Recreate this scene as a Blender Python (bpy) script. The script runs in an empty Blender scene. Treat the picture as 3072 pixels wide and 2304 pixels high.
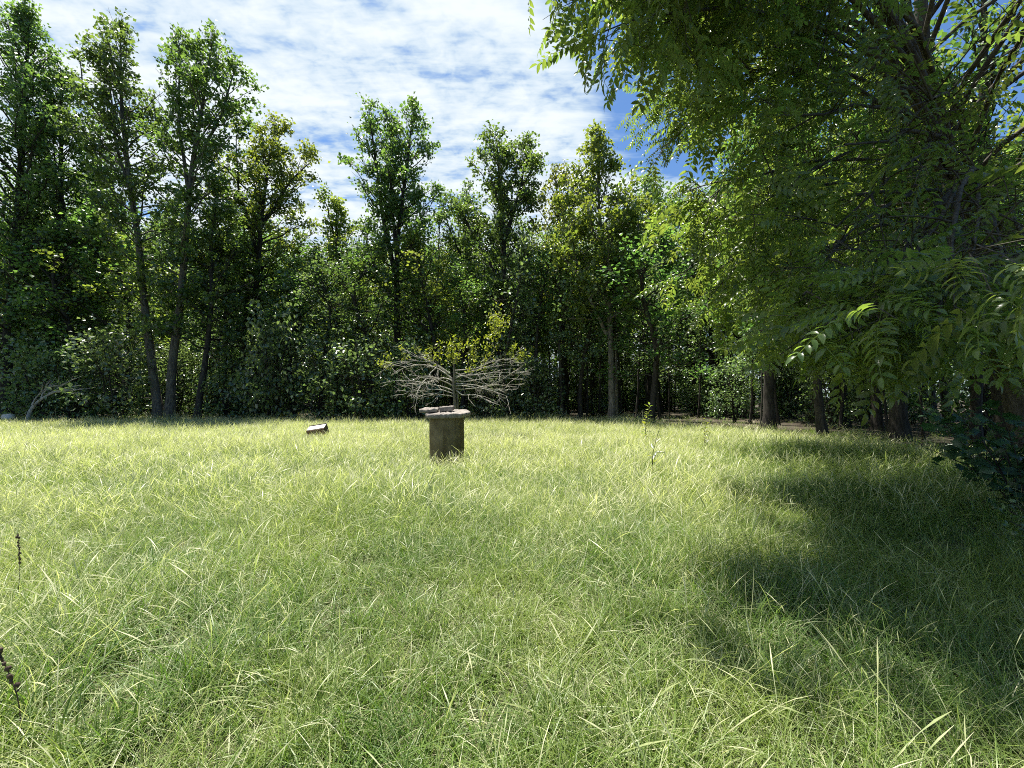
import bpy, math, random
import numpy as np
from mathutils import Vector, Euler, Matrix

R = math.radians
rng = np.random.default_rng(11)
scene = bpy.context.scene
COL = scene.collection

# ---------------------------------------------------------------- camera, sky, sun, exposure
CAM_H, FPX, HORIZ = 1.55, 430.0, 397.0
cam_d = bpy.data.cameras.new("camera")
cam = bpy.data.objects.new("camera", cam_d)
COL.objects.link(cam)
cam.location = (0, 0, CAM_H)
cam.rotation_euler = (R(90 + 1.75), 0, 0)
cam_d.sensor_width = 36
cam_d.lens = 36 * FPX / 1024
cam_d.clip_start = 0.05
cam_d.clip_end = 3000
scene.camera = cam

SUN_EL, SUN_AZ = 72.0, -42.0          # azimuth from +Y, negative = to the left of the view
sun_dir = Vector((math.sin(R(SUN_AZ)) * math.cos(R(SUN_EL)), math.cos(R(SUN_AZ)) * math.cos(R(SUN_EL)), math.sin(R(SUN_EL))))
sun_d = bpy.data.lights.new("sun", 'SUN')
sun_d.energy = 5.0
sun_d.angle = R(0.6)
sun_d.color = (1.0, 0.95, 0.86)
sun = bpy.data.objects.new("sun", sun_d)
COL.objects.link(sun)
sun.rotation_euler = sun_dir.to_track_quat('Z', 'Y').to_euler()
sun.location = (-20, 10, 60)

world = bpy.data.worlds.new("World")
scene.world = world
world.use_nodes = True


class NT:
    """small helper round a node tree"""
    def __init__(self, tree):
        self.t = tree
        self.n = tree.nodes
        self.l = tree.links

    def add(self, kind, **kw):
        nd = self.n.new(kind)
        for k, v in kw.items():
            setattr(nd, k, v)
        return nd

    def set(self, sock, v):
        if isinstance(v, bpy.types.NodeSocket):
            self.l.new(v, sock)
        elif v is not None:
            sock.default_value = v

    def math(self, op, a, b=None, c=None, clamp=False):
        nd = self.add('ShaderNodeMath', operation=op, use_clamp=clamp)
        for i, v in enumerate((a, b, c)):
            if v is not None:
                self.set(nd.inputs[i], v)
        return nd.outputs[0]

    def mix(self, f, a, b, blend='MIX'):
        nd = self.add('ShaderNodeMix', data_type='RGBA', blend_type=blend)
        self.set(nd.inputs[0], f)
        self.set(nd.inputs[6], a)
        self.set(nd.inputs[7], b)
        return nd.outputs[2]

    def ramp(self, v, lo, hi, a=0.0, b=1.0):
        nd = self.add('ShaderNodeMapRange', interpolation_type='SMOOTHSTEP')
        self.set(nd.inputs[0], v)
        nd.inputs[1].default_value = lo
        nd.inputs[2].default_value = hi
        nd.inputs[3].default_value = a
        nd.inputs[4].default_value = b
        return nd.outputs[0]

    def noise(self, vec, scale, detail=4.0, rough=0.55, dist=0.0):
        nd = self.add('ShaderNodeTexNoise')
        if vec is not None:
            self.l.new(vec, nd.inputs['Vector'])
        nd.inputs['Scale'].default_value = scale
        nd.inputs['Detail'].default_value = detail
        nd.inputs['Roughness'].default_value = rough
        nd.inputs['Distortion'].default_value = dist
        return nd.outputs['Fac']

    def mapping(self, vec, scale=(1, 1, 1), rot=(0, 0, 0), loc=(0, 0, 0)):
        nd = self.add('ShaderNodeMapping')
        self.l.new(vec, nd.inputs['Vector'])
        nd.inputs['Scale'].default_value = scale
        nd.inputs['Rotation'].default_value = rot
        nd.inputs['Location'].default_value = loc
        return nd.outputs[0]


w = NT(world.node_tree)
for nd in list(w.n):
    w.n.remove(nd)
out = w.add('ShaderNodeOutputWorld')
bg = w.add('ShaderNodeBackground')
bg.inputs['Strength'].default_value = 0.10
w.l.new(bg.outputs[0], out.inputs['Surface'])
skyt = w.add('ShaderNodeTexSky', sky_type='NISHITA')
skyt.sun_disc = False
skyt.sun_elevation = R(SUN_EL)
skyt.sun_rotation = R(SUN_AZ)
skyt.air_density = 1.0
skyt.dust_density = 0.6
skyt.ozone_density = 1.6
tc = w.add('ShaderNodeTexCoord')
sep = w.add('ShaderNodeSeparateXYZ')
w.l.new(tc.outputs['Generated'], sep.inputs[0])
zc = w.math('ADD', w.math('MAXIMUM', sep.outputs['Z'], 0.0), 0.06)
px_ = w.math('DIVIDE', sep.outputs['X'], zc)
py_ = w.math('DIVIDE', sep.outputs['Y'], zc)
cmb = w.add('ShaderNodeCombineXYZ')
w.l.new(px_, cmb.inputs[0])
w.l.new(py_, cmb.inputs[1])
P = cmb.outputs[0]
# a sheet of altocumulus: broad cover, streaks running away to the right, small puffs
cover = w.noise(w.mapping(P, (1, 1, 1), (0, 0, R(35)), (3.1, 1.7, 0)), 1.3, 3, 0.5)
streak = w.noise(w.mapping(P, (1.0, 5.0, 1), (0, 0, R(-52)), (0.4, 2.0, 0)), 1.5, 5, 0.6, 0.25)
puff = w.noise(w.mapping(P, (1, 1.35, 1), (0, 0, R(20))), 15.0, 4, 0.55, 0.4)
puff2 = w.noise(w.mapping(P, (1, 1.2, 1), (0, 0, R(20)), (5, 5, 0)), 5.5, 4, 0.6, 0.3)
dens = w.math('ADD', w.math('MULTIPLY', w.math('SUBTRACT', cover, 0.5), 0.75),
              w.math('ADD', w.math('MULTIPLY', w.math('SUBTRACT', streak, 0.5), 1.9),
                     w.math('ADD', w.math('MULTIPLY', w.math('SUBTRACT', puff, 0.5), 1.0),
                            w.math('MULTIPLY', w.math('SUBTRACT', puff2, 0.5), 1.0))))
# the edge of the sheet: clear blue beyond a ragged line to the right
edge = w.math('SUBTRACT', w.math('SUBTRACT', px_, 0.10), w.math('MULTIPLY', w.math('SUBTRACT', py_, 1.0), 0.45))
edge = w.math('ADD', edge, w.math('MULTIPLY', w.math('SUBTRACT', puff2, 0.5), 0.42))
edge = w.math('ADD', edge, w.math('MULTIPLY', w.math('SUBTRACT', puff, 0.5), 0.22))
clear = w.math('MULTIPLY', w.ramp(edge, -0.10, 0.22), w.ramp(py_, 1.45, 2.0, 1.0, 0.15))
base_d = w.math('ADD', w.math('ADD', dens, 0.64), w.math('MULTIPLY', clear, -1.15))
alpha = w.ramp(base_d, -0.05, 0.55)
alpha = w.math('MULTIPLY', alpha, 0.97)
shade = w.ramp(base_d, 0.15, 1.0)
cloud_col = w.mix(shade, (2.3, 2.95, 3.6, 1), (3.85, 4.1, 4.2, 1))
# clear sky: deeper blue than the raw model gives, as a phone renders it
skyc = w.mix(1.0, skyt.outputs[0], (0.40, 0.54, 0.68, 1), 'MULTIPLY')
col = w.mix(alpha, skyc, cloud_col)
w.l.new(col, bg.inputs['Color'])

vs = scene.view_settings
vs.view_transform = 'Standard'
vs.look = 'None'
vs.gamma = 1.0
vs.use_curve_mapping = False
vs.exposure = 1.35

cy = scene.cycles
cy.max_bounces = 6
cy.diffuse_bounces = 4
cy.glossy_bounces = 2
cy.transmission_bounces = 4
cy.transparent_max_bounces = 4
cy.caustics_reflective = False
cy.caustics_refractive = False
cy.use_denoising = False
cy.filter_width = 1.0
cy.use_adaptive_sampling = True
cy.adaptive_threshold = 0.02
cy.sample_clamp_indirect = 4.0


def at(px, py, d):
    """the point that stands d metres ahead under this direction of view"""
    return np.array([(px - 512) / FPX * d, d, CAM_H + (HORIZ - py) / FPX * d])


# ---------------------------------------------------------------- object helpers
def mesh(name, V, quads=None, tris=None, mat=None, smooth=False, tint=None):
    V = np.asarray(V, dtype=np.float32).reshape(-1, 3)
    me = bpy.data.meshes.new(name)
    q = np.zeros((0, 4), np.int32) if quads is None or len(quads) == 0 else np.asarray(quads, np.int32)
    t = np.zeros((0, 3), np.int32) if tris is None or len(tris) == 0 else np.asarray(tris, np.int32)
    loops = np.concatenate([q.ravel(), t.ravel()]).astype(np.int32)
    starts = np.concatenate([np.arange(len(q)) * 4, len(q) * 4 + np.arange(len(t)) * 3]).astype(np.int32)
    me.vertices.add(len(V))
    me.vertices.foreach_set("co", V.ravel())
    me.loops.add(len(loops))
    me.loops.foreach_set("vertex_index", loops)
    me.polygons.add(len(starts))
    me.polygons.foreach_set("loop_start", starts)
    if tint is not None:
        a = me.attributes.new("tint", 'FLOAT', 'POINT')
        a.data.foreach_set("value", np.asarray(tint, np.float32).ravel())
    me.update(calc_edges=True)
    if smooth:
        me.polygons.foreach_set("use_smooth", np.ones(len(starts), bool))
    if mat is not None:
        me.materials.append(mat)
    return me


def obj(name, me, parent=None, loc=(0, 0, 0), link=True):
    o = bpy.data.objects.new(name, me)
    if link:
        COL.objects.link(o)
    o.location = loc
    if parent is not None:
        o.parent = parent
    return o


def tag(o, label=None, cat=None, group=None, kind=None):
    if label:
        o["label"] = label
    if cat:
        o["category"] = cat
    if group:
        o["group"] = group
    if kind:
        o["kind"] = kind
    return o


def empty(name, loc=(0, 0, 0), rz=0.0):
    o = bpy.data.objects.new(name, None)
    COL.objects.link(o)
    o.location = loc
    o.rotation_euler = (0, 0, rz)
    o.empty_display_size = 0.2
    return o


def copy_tree(src, loc, rz, s, label=None, group=None):
    r = src.copy()
    COL.objects.link(r)
    r.location = loc
    r.rotation_euler = (0, 0, rz)
    r.scale = s if hasattr(s, '__len__') else (s, s, s)
    if label:
        r["label"] = label
    if group:
        r["group"] = group
    for ch in list(src.children):
        c = ch.copy()
        COL.objects.link(c)
        c.parent = r
    return r


def norm(a):
    return a / np.maximum(np.linalg.norm(a, axis=-1, keepdims=True), 1e-9)


class Tubes:
    """collects many tapering tubes, each M x N points, into one mesh"""
    def __init__(self):
        self.V, self.Q, self.n = [], [], 0

    def add(self, Pts, Rad, sides=5):
        Pts = np.asarray(Pts, float)
        Rad = np.asarray(Rad, float)
        if Pts.ndim == 2:
            Pts, Rad = Pts[None], Rad[None]
        M, N, _ = Pts.shape
        T = norm(np.gradient(Pts, axis=1))
        mean = norm(Pts[:, -1] - Pts[:, 0])
        ref = np.where(np.abs(mean[:, 2:3]) > 0.8, np.array([[1.0, 0.2, 0]]), np.array([[0, 0, 1.0]]))[:, None, :]
        U = norm(np.cross(T, np.broadcast_to(ref, T.shape)))
        W = np.cross(T, U)
        a = np.arange(sides) * 2 * np.pi / sides
        ring = Pts[:, :, None, :] + Rad[:, :, None, None] * (np.cos(a)[None, None, :, None] * U[:, :, None, :] + np.sin(a)[None, None, :, None] * W[:, :, None, :])
        idx = np.arange(M * N * sides).reshape(M, N, sides) + self.n
        q = np.stack([idx[:, :-1, :], np.roll(idx, -1, 2)[:, :-1, :], np.roll(idx, -1, 2)[:, 1:, :], idx[:, 1:, :]], -1).reshape(-1, 4)
        self.V.append(ring.reshape(-1, 3))
        self.Q.append(q)
        self.n += M * N * sides

    def mesh(self, name, mat):
        return mesh(name, np.concatenate(self.V), np.concatenate(self.Q), None, mat, True)


def resample(P, n):
    P = np.asarray(P, float)
    d = np.r_[0, np.cumsum(np.linalg.norm(np.diff(P, axis=0), axis=1))]
    # smooth a polyline with a Catmull-like pass, then resample evenly
    t = np.linspace(0, d[-1], n)
    Q = np.stack([np.interp(t, d, P[:, k]) for k in range(3)], 1)
    for _ in range(2):
        Q[1:-1] = 0.25 * Q[:-2] + 0.5 * Q[1:-1] + 0.25 * Q[2:]
    return Q


def leaf_mesh(name, pos, axis, nrm, L, Wd, tint, mat, fold=0.18):
    """one folded four-cornered leaf at each position"""
    n = len(pos)
    axis = norm(axis)
    side = norm(np.cross(axis, nrm))
    up = np.cross(side, axis)
    L = np.broadcast_to(np.asarray(L, float), (n,))[:, None]
    Wd = np.broadcast_to(np.asarray(Wd, float), (n,))[:, None]
    V = np.empty((n, 4, 3))
    V[:, 0] = pos
    V[:, 1] = pos + axis * L * 0.42 + side * Wd * 0.5 + up * Wd * fold
    V[:, 2] = pos + axis * L - up * L * 0.06
    V[:, 3] = pos + axis * L * 0.42 - side * Wd * 0.5 + up * Wd * fold
    i = np.arange(n)[:, None] * 4
    tri = np.concatenate([i + np.array([[0, 1, 2]]), i + np.array([[0, 2, 3]])], 0)
    return mesh(name, V.reshape(-1, 3), None, tri, mat, False, np.repeat(tint, 4))


# ---------------------------------------------------------------- materials
def new_mat(name):
    m = bpy.data.materials.new(name)
    m.use_nodes = True
    t = NT(m.node_tree)
    for nd in list(t.n):
        t.n.remove(nd)
    o = t.add('ShaderNodeOutputMaterial')
    return m, t, o


def leaf_mat(name, a, b, trans, tfac=0.4, rough=0.42, spec=0.6, vary=0.35):
    m, t, o = new_mat(name)
    at_ = t.add('ShaderNodeAttribute', attribute_name='tint')
    oi = t.add('ShaderNodeObjectInfo')
    c = t.mix(at_.outputs['Fac'], (*a, 1), (*b, 1))
    val = t.math('ADD', 1.0 - vary * 0.5, t.math('MULTIPLY', oi.outputs['Random'], vary))
    hsv = t.add('ShaderNodeHueSaturation')
    t.l.new(c, hsv.inputs['Color'])
    t.l.new(val, hsv.inputs['Value'])
    t.l.new(t.math('ADD', 0.485, t.math('MULTIPLY', oi.outputs['Random'], 0.03)), hsv.inputs['Hue'])
    p = t.add('ShaderNodeBsdfPrincipled')
    t.l.new(hsv.outputs[0], p.inputs['Base Color'])
    p.inputs['Roughness'].default_value = rough
    p.inputs['Specular IOR Level'].default_value = spec
    tr = t.add('ShaderNodeBsdfTranslucent')
    tcx = t.mix(1.0, hsv.outputs[0], (*trans, 1), 'MULTIPLY')
    t.l.new(tcx, tr.inputs['Color'])
    mx = t.add('ShaderNodeMixShader')
    mx.inputs[0].default_value = tfac
    t.l.new(p.outputs[0], mx.inputs[1])
    t.l.new(tr.outputs[0], mx.inputs[2])
    t.l.new(mx.outputs[0], o.inputs['Surface'])
    return m


def bark_mat(name, a, b, scale=6.0, bump=0.5):
    m, t, o = new_mat(name)
    tc = t.add('ShaderNodeTexCoord')
    v = t.mapping(tc.outputs['Object'], (1, 1, 0.22))
    n1 = t.noise(v, scale * 2.2, 6, 0.65, 0.6)
    n2 = t.noise(tc.outputs['Object'], scale * 0.35, 3)
    c = t.mix(t.ramp(n1, 0.35, 0.68), (*a, 1), (*b, 1))
    c = t.mix(t.math('MULTIPLY', t.ramp(n2, 0.45, 0.75), 0.45), c, (b[0] * 1.15, b[1] * 1.25, b[2] * 1.05, 1))
    p = t.add('ShaderNodeBsdfPrincipled')
    t.l.new(c, p.inputs['Base Color'])
    p.inputs['Roughness'].default_value = 0.9
    p.inputs['Specular IOR Level'].default_value = 0.2
    bp = t.add('ShaderNodeBump')
    bp.inputs['Strength'].default_value = bump
    bp.inputs['Distance'].default_value = 0.03
    t.l.new(n1, bp.inputs['Height'])
    t.l.new(bp.outputs[0], p.inputs['Normal'])
    t.l.new(p.outputs[0], o.inputs['Surface'])
    return m


M = {}
M['gum'] = leaf_mat('sweetgum_leaf', (0.06, 0.11, 0.036), (0.145, 0.205, 0.065), (1.85, 2.0, 0.95), 0.47, 0.34, 0.6)
M['gum_light'] = leaf_mat('yellow_green_leaf', (0.08, 0.13, 0.034), (0.18, 0.22, 0.06), (2.2, 2.0, 0.8), 0.45, 0.36, 0.6)
M['wood'] = leaf_mat('woodland_leaf', (0.055, 0.105, 0.036), (0.135, 0.20, 0.065), (1.85, 2.05, 0.95), 0.47, 0.34, 0.6, 0.5)
M['shrub'] = leaf_mat('understory_leaf', (0.075, 0.13, 0.062), (0.165, 0.22, 0.115), (2.1, 2.2, 1.0), 0.40, 0.27, 0.8, 0.4)
M['walnut'] = leaf_mat('walnut_leaflet', (0.07, 0.115, 0.04), (0.135, 0.18, 0.062), (2.4, 2.3, 0.85), 0.52, 0.27, 0.5, 0.35)
M['pine'] = leaf_mat('pine_needle', (0.03, 0.06, 0.025), (0.06, 0.10, 0.04), (1.4, 1.5, 0.9), 0.2, 0.5)
M['dry'] = leaf_mat('yellowing_leaf', (0.13, 0.19, 0.035), (0.23, 0.265, 0.055), (1.9, 1.9, 0.7), 0.42, 0.45)
M['dark'] = leaf_mat('shade_leaf', (0.022, 0.06, 0.028), (0.045, 0.10, 0.045), (1.8, 2.0, 1.0), 0.3, 0.42)  # deep shade on the near bushes is put into this dark leaf colour
M['bark'] = bark_mat('dark_bark', (0.022, 0.019, 0.016), (0.062, 0.055, 0.046))  # colour lowered so trunks look black, as in deep shade
M['bark_pale'] = bark_mat('grey_bark', (0.07, 0.06, 0.05), (0.20, 0.18, 0.15))
M['bark_mid'] = bark_mat('mottled_bark', (0.045, 0.04, 0.032), (0.15, 0.135, 0.11))
M['bark_walnut'] = bark_mat('walnut_bark', (0.035, 0.03, 0.025), (0.10, 0.09, 0.075), 5.0, 0.8)
M['deadwood'] = bark_mat('dead_grey_wood', (0.26, 0.24, 0.21), (0.48, 0.445, 0.395), 9.0, 0.3)

# ---------------------------------------------------------------- ground
EDGE = np.array([(-80, 25.8), (-30, 25.3), (-12, 25.6), (0, 25.3), (5.8, 25.4), (7.2, 20.5), (9.3, 15.5), (9.8, 11), (9.9, 8), (10.6, 4), (12, -3), (14, -20)], float)


def wood_depth(x, y):
    """metres inside the wood (positive) or out in the field (negative)"""
    x = np.asarray(x, float)
    y = np.asarray(y, float)
    ey = np.interp(x, EDGE[:5, 0], EDGE[:5, 1])
    o = np.argsort(EDGE[4:, 1])
    ex = np.interp(y, EDGE[4:][o, 1], EDGE[4:][o, 0])
    return np.maximum(y - ey, x - ex)


def ground_z(x, y):
    x = np.asarray(x, float)
    y = np.asarray(y, float)
    g = 0.05 * np.sin(x * 0.31 + 1.0) * np.sin(y * 0.27) + 0.03 * np.sin(x * 0.9 + y * 0.6)
    return g * np.clip(np.hypot(x, y) / 6, 0, 1)


gx = np.concatenate([-np.geomspace(900, 62, 14), np.linspace(-60, 60, 181), np.geomspace(62, 900, 14)])
gy = np.concatenate([-np.geomspace(900, 22, 14), np.linspace(-20, 90, 166), np.geomspace(92, 1200, 14)])
GX, GY = np.meshgrid(gx, gy)
GV = np.stack([GX, GY, ground_z(GX, GY)], -1).reshape(-1, 3)
nx, ny = len(gx), len(gy)
ii = (np.arange(ny - 1)[:, None] * nx + np.arange(nx - 1)[None, :]).reshape(-1)
GQ = np.stack([ii, ii + 1, ii + nx + 1, ii + nx], 1)

m, t, o = new_mat('meadow_soil')
tcg = t.add('ShaderNodeTexCoord')
ob = tcg.outputs['Object']
att = t.add('ShaderNodeAttribute', attribute_name='tint')
n1 = t.noise(ob, 3.0, 6, 0.65)
n2 = t.noise(ob, 28.0, 4, 0.6)
n3 = t.noise(ob, 0.35, 3)
field = t.mix(n2, (0.035, 0.045, 0.015, 1), (0.095, 0.09, 0.038, 1))
field = t.mix(t.math('MULTIPLY', t.ramp(n1, 0.42, 0.65), 0.6), field, (0.055, 0.085, 0.02, 1))
litter = t.mix(n2, (0.022, 0.018, 0.011, 1), (0.075, 0.055, 0.032, 1))
litter = t.mix(t.math('MULTIPLY', t.ramp(n3, 0.5, 0.7), 0.5), litter, (0.04, 0.06, 0.02, 1))
c = t.mix(att.outputs['Fac'], field, litter)
p = t.add('ShaderNodeBsdfPrincipled')
t.l.new(c, p.inputs['Base Color'])
p.inputs['Roughness'].default_value = 0.95
bp = t.add('ShaderNodeBump')
bp.inputs['Strength'].default_value = 0.8
bp.inputs['Distance'].default_value = 0.05
t.l.new(n2, bp.inputs['Height'])
t.l.new(bp.outputs[0], p.inputs['Normal'])
t.l.new(p.outputs[0], o.inputs['Surface'])
M['ground'] = m
wd = wood_depth(GV[:, 0], GV[:, 1])
bare = np.exp(-(((GV[:, 0] - 5.6) / 1.2) ** 2 + ((GV[:, 1] - 4.6) / 1.0) ** 2))
ground = obj('ground', mesh('ground', GV, GQ, None, M['ground'], True, np.clip(np.maximum((wd + 0.5) / 2.0, bare), 0, 1)))
tag(ground, kind='structure')


# ---------------------------------------------------------------- scattering by geometry nodes (one object of uncountable stuff)
def scatter(name, pos, rot, scl, idx, sources, parent=None):
    col = bpy.data.collections.new(name + '_sources')
    for s in sources:
        col.objects.link(s)
    n = len(pos)
    me = bpy.data.meshes.new(name)
    me.vertices.add(n)
    me.vertices.foreach_set("co", np.asarray(pos, np.float32).ravel())
    a = me.attributes.new("rot", 'FLOAT_VECTOR', 'POINT')
    a.data.foreach_set("vector", np.asarray(rot, np.float32).ravel())
    a = me.attributes.new("scl", 'FLOAT', 'POINT')
    a.data.foreach_set("value", np.asarray(scl, np.float32))
    a = me.attributes.new("idx", 'INT', 'POINT')
    a.data.foreach_set("value", np.asarray(idx, np.int32))
    o = obj(name, me, parent)
    ng = bpy.data.node_groups.new(name, 'GeometryNodeTree')
    ng.interface.new_socket('Geometry', in_out='INPUT', socket_type='NodeSocketGeometry')
    ng.interface.new_socket('Geometry', in_out='OUTPUT', socket_type='NodeSocketGeometry')
    g = NT(ng)
    gi = g.add('NodeGroupInput')
    go = g.add('NodeGroupOutput')
    ci = g.add('GeometryNodeCollectionInfo')
    ci.inputs['Collection'].default_value = col
    ci.inputs['Separate Children'].default_value = True
    ci.inputs['Reset Children'].default_value = True
    ip = g.add('GeometryNodeInstanceOnPoints')
    ip.inputs['Pick Instance'].default_value = True

    def attr(nm, ty):
        nd = g.add('GeometryNodeInputNamedAttribute', data_type=ty)
        nd.inputs['Name'].default_value = nm
        return nd.outputs[0]
    e = g.add('FunctionNodeEulerToRotation')
    g.l.new(attr('rot', 'FLOAT_VECTOR'), e.inputs[0])
    g.l.new(gi.outputs[0], ip.inputs['Points'])
    g.l.new(ci.outputs[0], ip.inputs['Instance'])
    g.l.new(attr('idx', 'INT'), ip.inputs['Instance Index'])
    g.l.new(e.outputs[0], ip.inputs['Rotation'])
    g.l.new(attr('scl', 'FLOAT'), ip.inputs['Scale'])
    g.l.new(ip.outputs[0], go.inputs[0])
    md = o.modifiers.new('scatter', 'NODES')
    md.node_group = ng
    return o


# ---------------------------------------------------------------- trees
def grow(axes, leaf, name, mat_bark, mat_leaf, rg, leaf_size=(0.16, 0.13), per=7, spread=0.24, sides=8):
    """axes: list of dicts (pts, r0, r1, cb, prof, n, up). Returns trunk mesh, crown mesh. Local coordinates."""
    tb = Tubes()
    anchors, ctint, outw = [], [], []
    for ax in axes:
        N = 18
        Pt = resample(ax['pts'], N)
        Pt[1:-1, :2] += np.cumsum(rg.normal(0, ax.get('wob', 0.03), (N - 2, 2)), 0) * np.linspace(1, 0.4, N - 2)[:, None]
        s = np.linspace(0, 1, N)
        rad = ax['r0'] * (1 - s) ** 0.8 + ax['r1'] * s + 0.005
        if ax.get('flare', True):
            rad = rad * (1 + 0.55 * np.exp(-s * 45))
        tb.add(Pt, rad, sides)
        nb = ax['n']
        cb = ax['cb']
        tt = cb + (1 - cb) * (np.arange(nb) + rg.uniform(0, 0.9, nb)) / nb
        tt = np.clip(tt, 0, 0.995)
        az = np.arange(nb) * 2.39996 + rg.uniform(-0.6, 0.6, nb)
        base = np.stack([np.interp(tt, s, Pt[:, k]) for k in range(3)], 1)
        br = np.interp(tt, s, rad)
        u = (tt - cb) / (1 - cb)
        # boughs come in tiers with gaps between them
        tt = np.clip(tt + 0.018 * np.sin(tt * 46 + ax['r0'] * 90), 0, 0.995)
        prof = np.asarray(ax['prof'], float)
        Ln = np.interp(u, np.linspace(0, 1, len(prof)), prof) * rg.uniform(0.45, 1.4, nb)
        el = np.interp(u, [0, 0.4, 0.8, 1], ax.get('up', [R(12), R(35), R(52), R(72)])) + rg.normal(0, 0.14, nb)
        d = np.stack([np.cos(az) * np.cos(el), np.sin(az) * np.cos(el), np.sin(el)], 1)
        K = 6
        q = np.linspace(0, 1, K)[None, :, None]
        bend = ax.get('bend', 0.12)
        B = base[:, None, :] + d[:, None, :] * Ln[:, None, None] * q
        B[:, :, 2] += (bend * Ln)[:, None] * (q[:, :, 0] ** 2)
        B[:, 1:, :] += np.cumsum(rg.normal(0, 0.035, (nb, K - 1, 3)), 1) * Ln[:, None, None]
        rb = np.minimum(br * 0.55, 0.012 + 0.014 * Ln)[:, None] * np.linspace(1, 0.22, K)[None, :]
        tb.add(B, rb, 5)
        # second order
        ns = np.maximum(2, (Ln * ax.get('sec', 3.2)).astype(int))
        bi = np.repeat(np.arange(nb), ns)
        f = rg.uniform(0.22, 1.0, len(bi)) ** 0.8
        fi = f * (K - 1)
        i0 = np.minimum(fi.astype(int), K - 2)
        w_ = (fi - i0)[:, None]
        sb = B[bi, i0] * (1 - w_) + B[bi, i0 + 1] * w_
        dd = norm(d[bi] * 0.8 + rg.normal(0, 0.62, (len(bi), 3)) + np.array([0, 0, 0.15]))
        Ls = (0.22 * Ln[bi] * (1.15 - f) + 0.30) * rg.uniform(0.6, 1.3, len(bi))
        K2 = 3
        q2 = np.linspace(0, 1, K2)[None, :, None]
        S = sb[:, None, :] + dd[:, None, :] * Ls[:, None, None] * q2
        S[:, 1:, :] += rg.normal(0, 0.05, (len(bi), K2 - 1, 3))
        tb.add(S, np.full((len(bi), 1), 0.012) * np.linspace(1, 0.4, K2)[None, :] * (0.6 + 0.25 * Ln[bi])[:, None], 3)
        for fr in (0.55, 1.0):
            an = sb * (1 - fr) + S[:, 2] * fr
            anchors.append(an)
            ctint.append(rg.uniform(0, 1, len(an)) * 0.5 + 0.25 * u[bi])  # paler towards the crown top: sunlit tone put into the leaf tint
            outw.append(dd)
        anchors.append(B[:, -1])
        ctint.append(rg.uniform(0, 1, nb) * 0.5 + 0.25 * u)
        outw.append(d)
    A = np.concatenate(anchors)
    T = np.concatenate(ctint)
    O = np.concatenate(outw)
    # tufts and gaps: whole sprays carry leaves or stand bare
    ph_ = rg.uniform(0, 6.28, 6)
    tuft = (np.sin(A[:, 0] * 3.1 + ph_[0] + 1.3 * np.sin(A[:, 2] * 1.1 + ph_[1])) + np.sin(A[:, 1] * 3.3 + ph_[2] + 1.2 * np.sin(A[:, 0] * 1.2 + ph_[3])) + np.sin(A[:, 2] * 3.6 + ph_[4] + np.sin(A[:, 1] * 1.4 + ph_[5]))) / 3
    keep_ = rg.uniform(0, 1, len(A)) < np.clip(0.62 + 1.15 * tuft, 0.06, 1)
    A, T, O = A[keep_], np.clip(T + 0.2 * tuft, 0, 1)[keep_], O[keep_]
    n = len(A) * per
    k = np.repeat(np.arange(len(A)), per)
    pos = A[k] + rg.normal(0, spread, (n, 3)) * np.array([1, 1, 0.75])
    axis = norm(O[k] * 0.6 + rg.normal(0, 0.7, (n, 3)) + np.array([0, 0, -0.25]))
    nr = norm(np.array([0, 0, 0.75]) + rg.normal(0, 0.7, (n, 3)))
    sz = rg.uniform(0.7, 1.25, n)
    tint = np.clip(T[k] + rg.normal(0, 0.16, n), 0, 1)
    crown = leaf_mesh(name + '_crown', pos, axis, nr, leaf_size[0] * sz, leaf_size[1] * sz, tint, mat_leaf)
    return tb.mesh(name + '_trunk', mat_bark), crown


def tree_thing(name, loc, meshes, label, cat='tree', group=None, rz=0.0):
    e = empty(name, loc, rz)
    tag(e, label, cat, group)
    obj('trunk', meshes[0], e)
    obj('crown', meshes[1], e)
    return e


def hero(name, base_px, d, path, label, r0=0.24, cb=0.3, prof=(2.6, 3.0, 2.4, 1.4, 0.5), n=70, leaf='gum', bark='bark', extra=(), seed=0, **kw):
    """a tree at the edge of the wood; path = (px, py) marks of its stem as seen, all at the same distance"""
    rg = np.random.default_rng(seed + 77)
    X = (base_px - 512) / FPX * d
    b = np.array([X, d, float(ground_z(X, d)) - 0.05])
    def loc(pts, first=None):
        P = [np.zeros(3)] if first is None else [first]
        for q in pts:
            px, py = q[0], q[1]
            off = q[2] if len(q) > 2 else 0.0
            P.append(at(px, py, d + off) - b)
        return np.array(P)
    main = loc(path)
    prof = tuple(1.02 * v for v in prof)
    n = int(n * 1.12)
    axes = [dict(pts=main, r0=r0, r1=0.02, cb=cb, prof=prof, n=n, **{k: v for k, v in kw.items() if k in ('up', 'bend', 'sec', 'wob')})]
    for ex in extra:
        P = loc(ex['path'][1:], at(*ex['path'][0][:2], d) - b)
        axes.append(dict(pts=P, r0=ex.get('r0', r0 * 0.6), r1=0.015, cb=ex.get('cb', 0.25), prof=ex['prof'], n=ex['n'], flare=False))
    ms = grow(axes, None, name, M[bark], M[leaf], rg, kw.get('leaf_size', (0.21, 0.18)), kw.get('per', 10), kw.get('spread', 0.19))
    return tree_thing(name, b, ms, label, 'tree', kw.get('group'))


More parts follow.
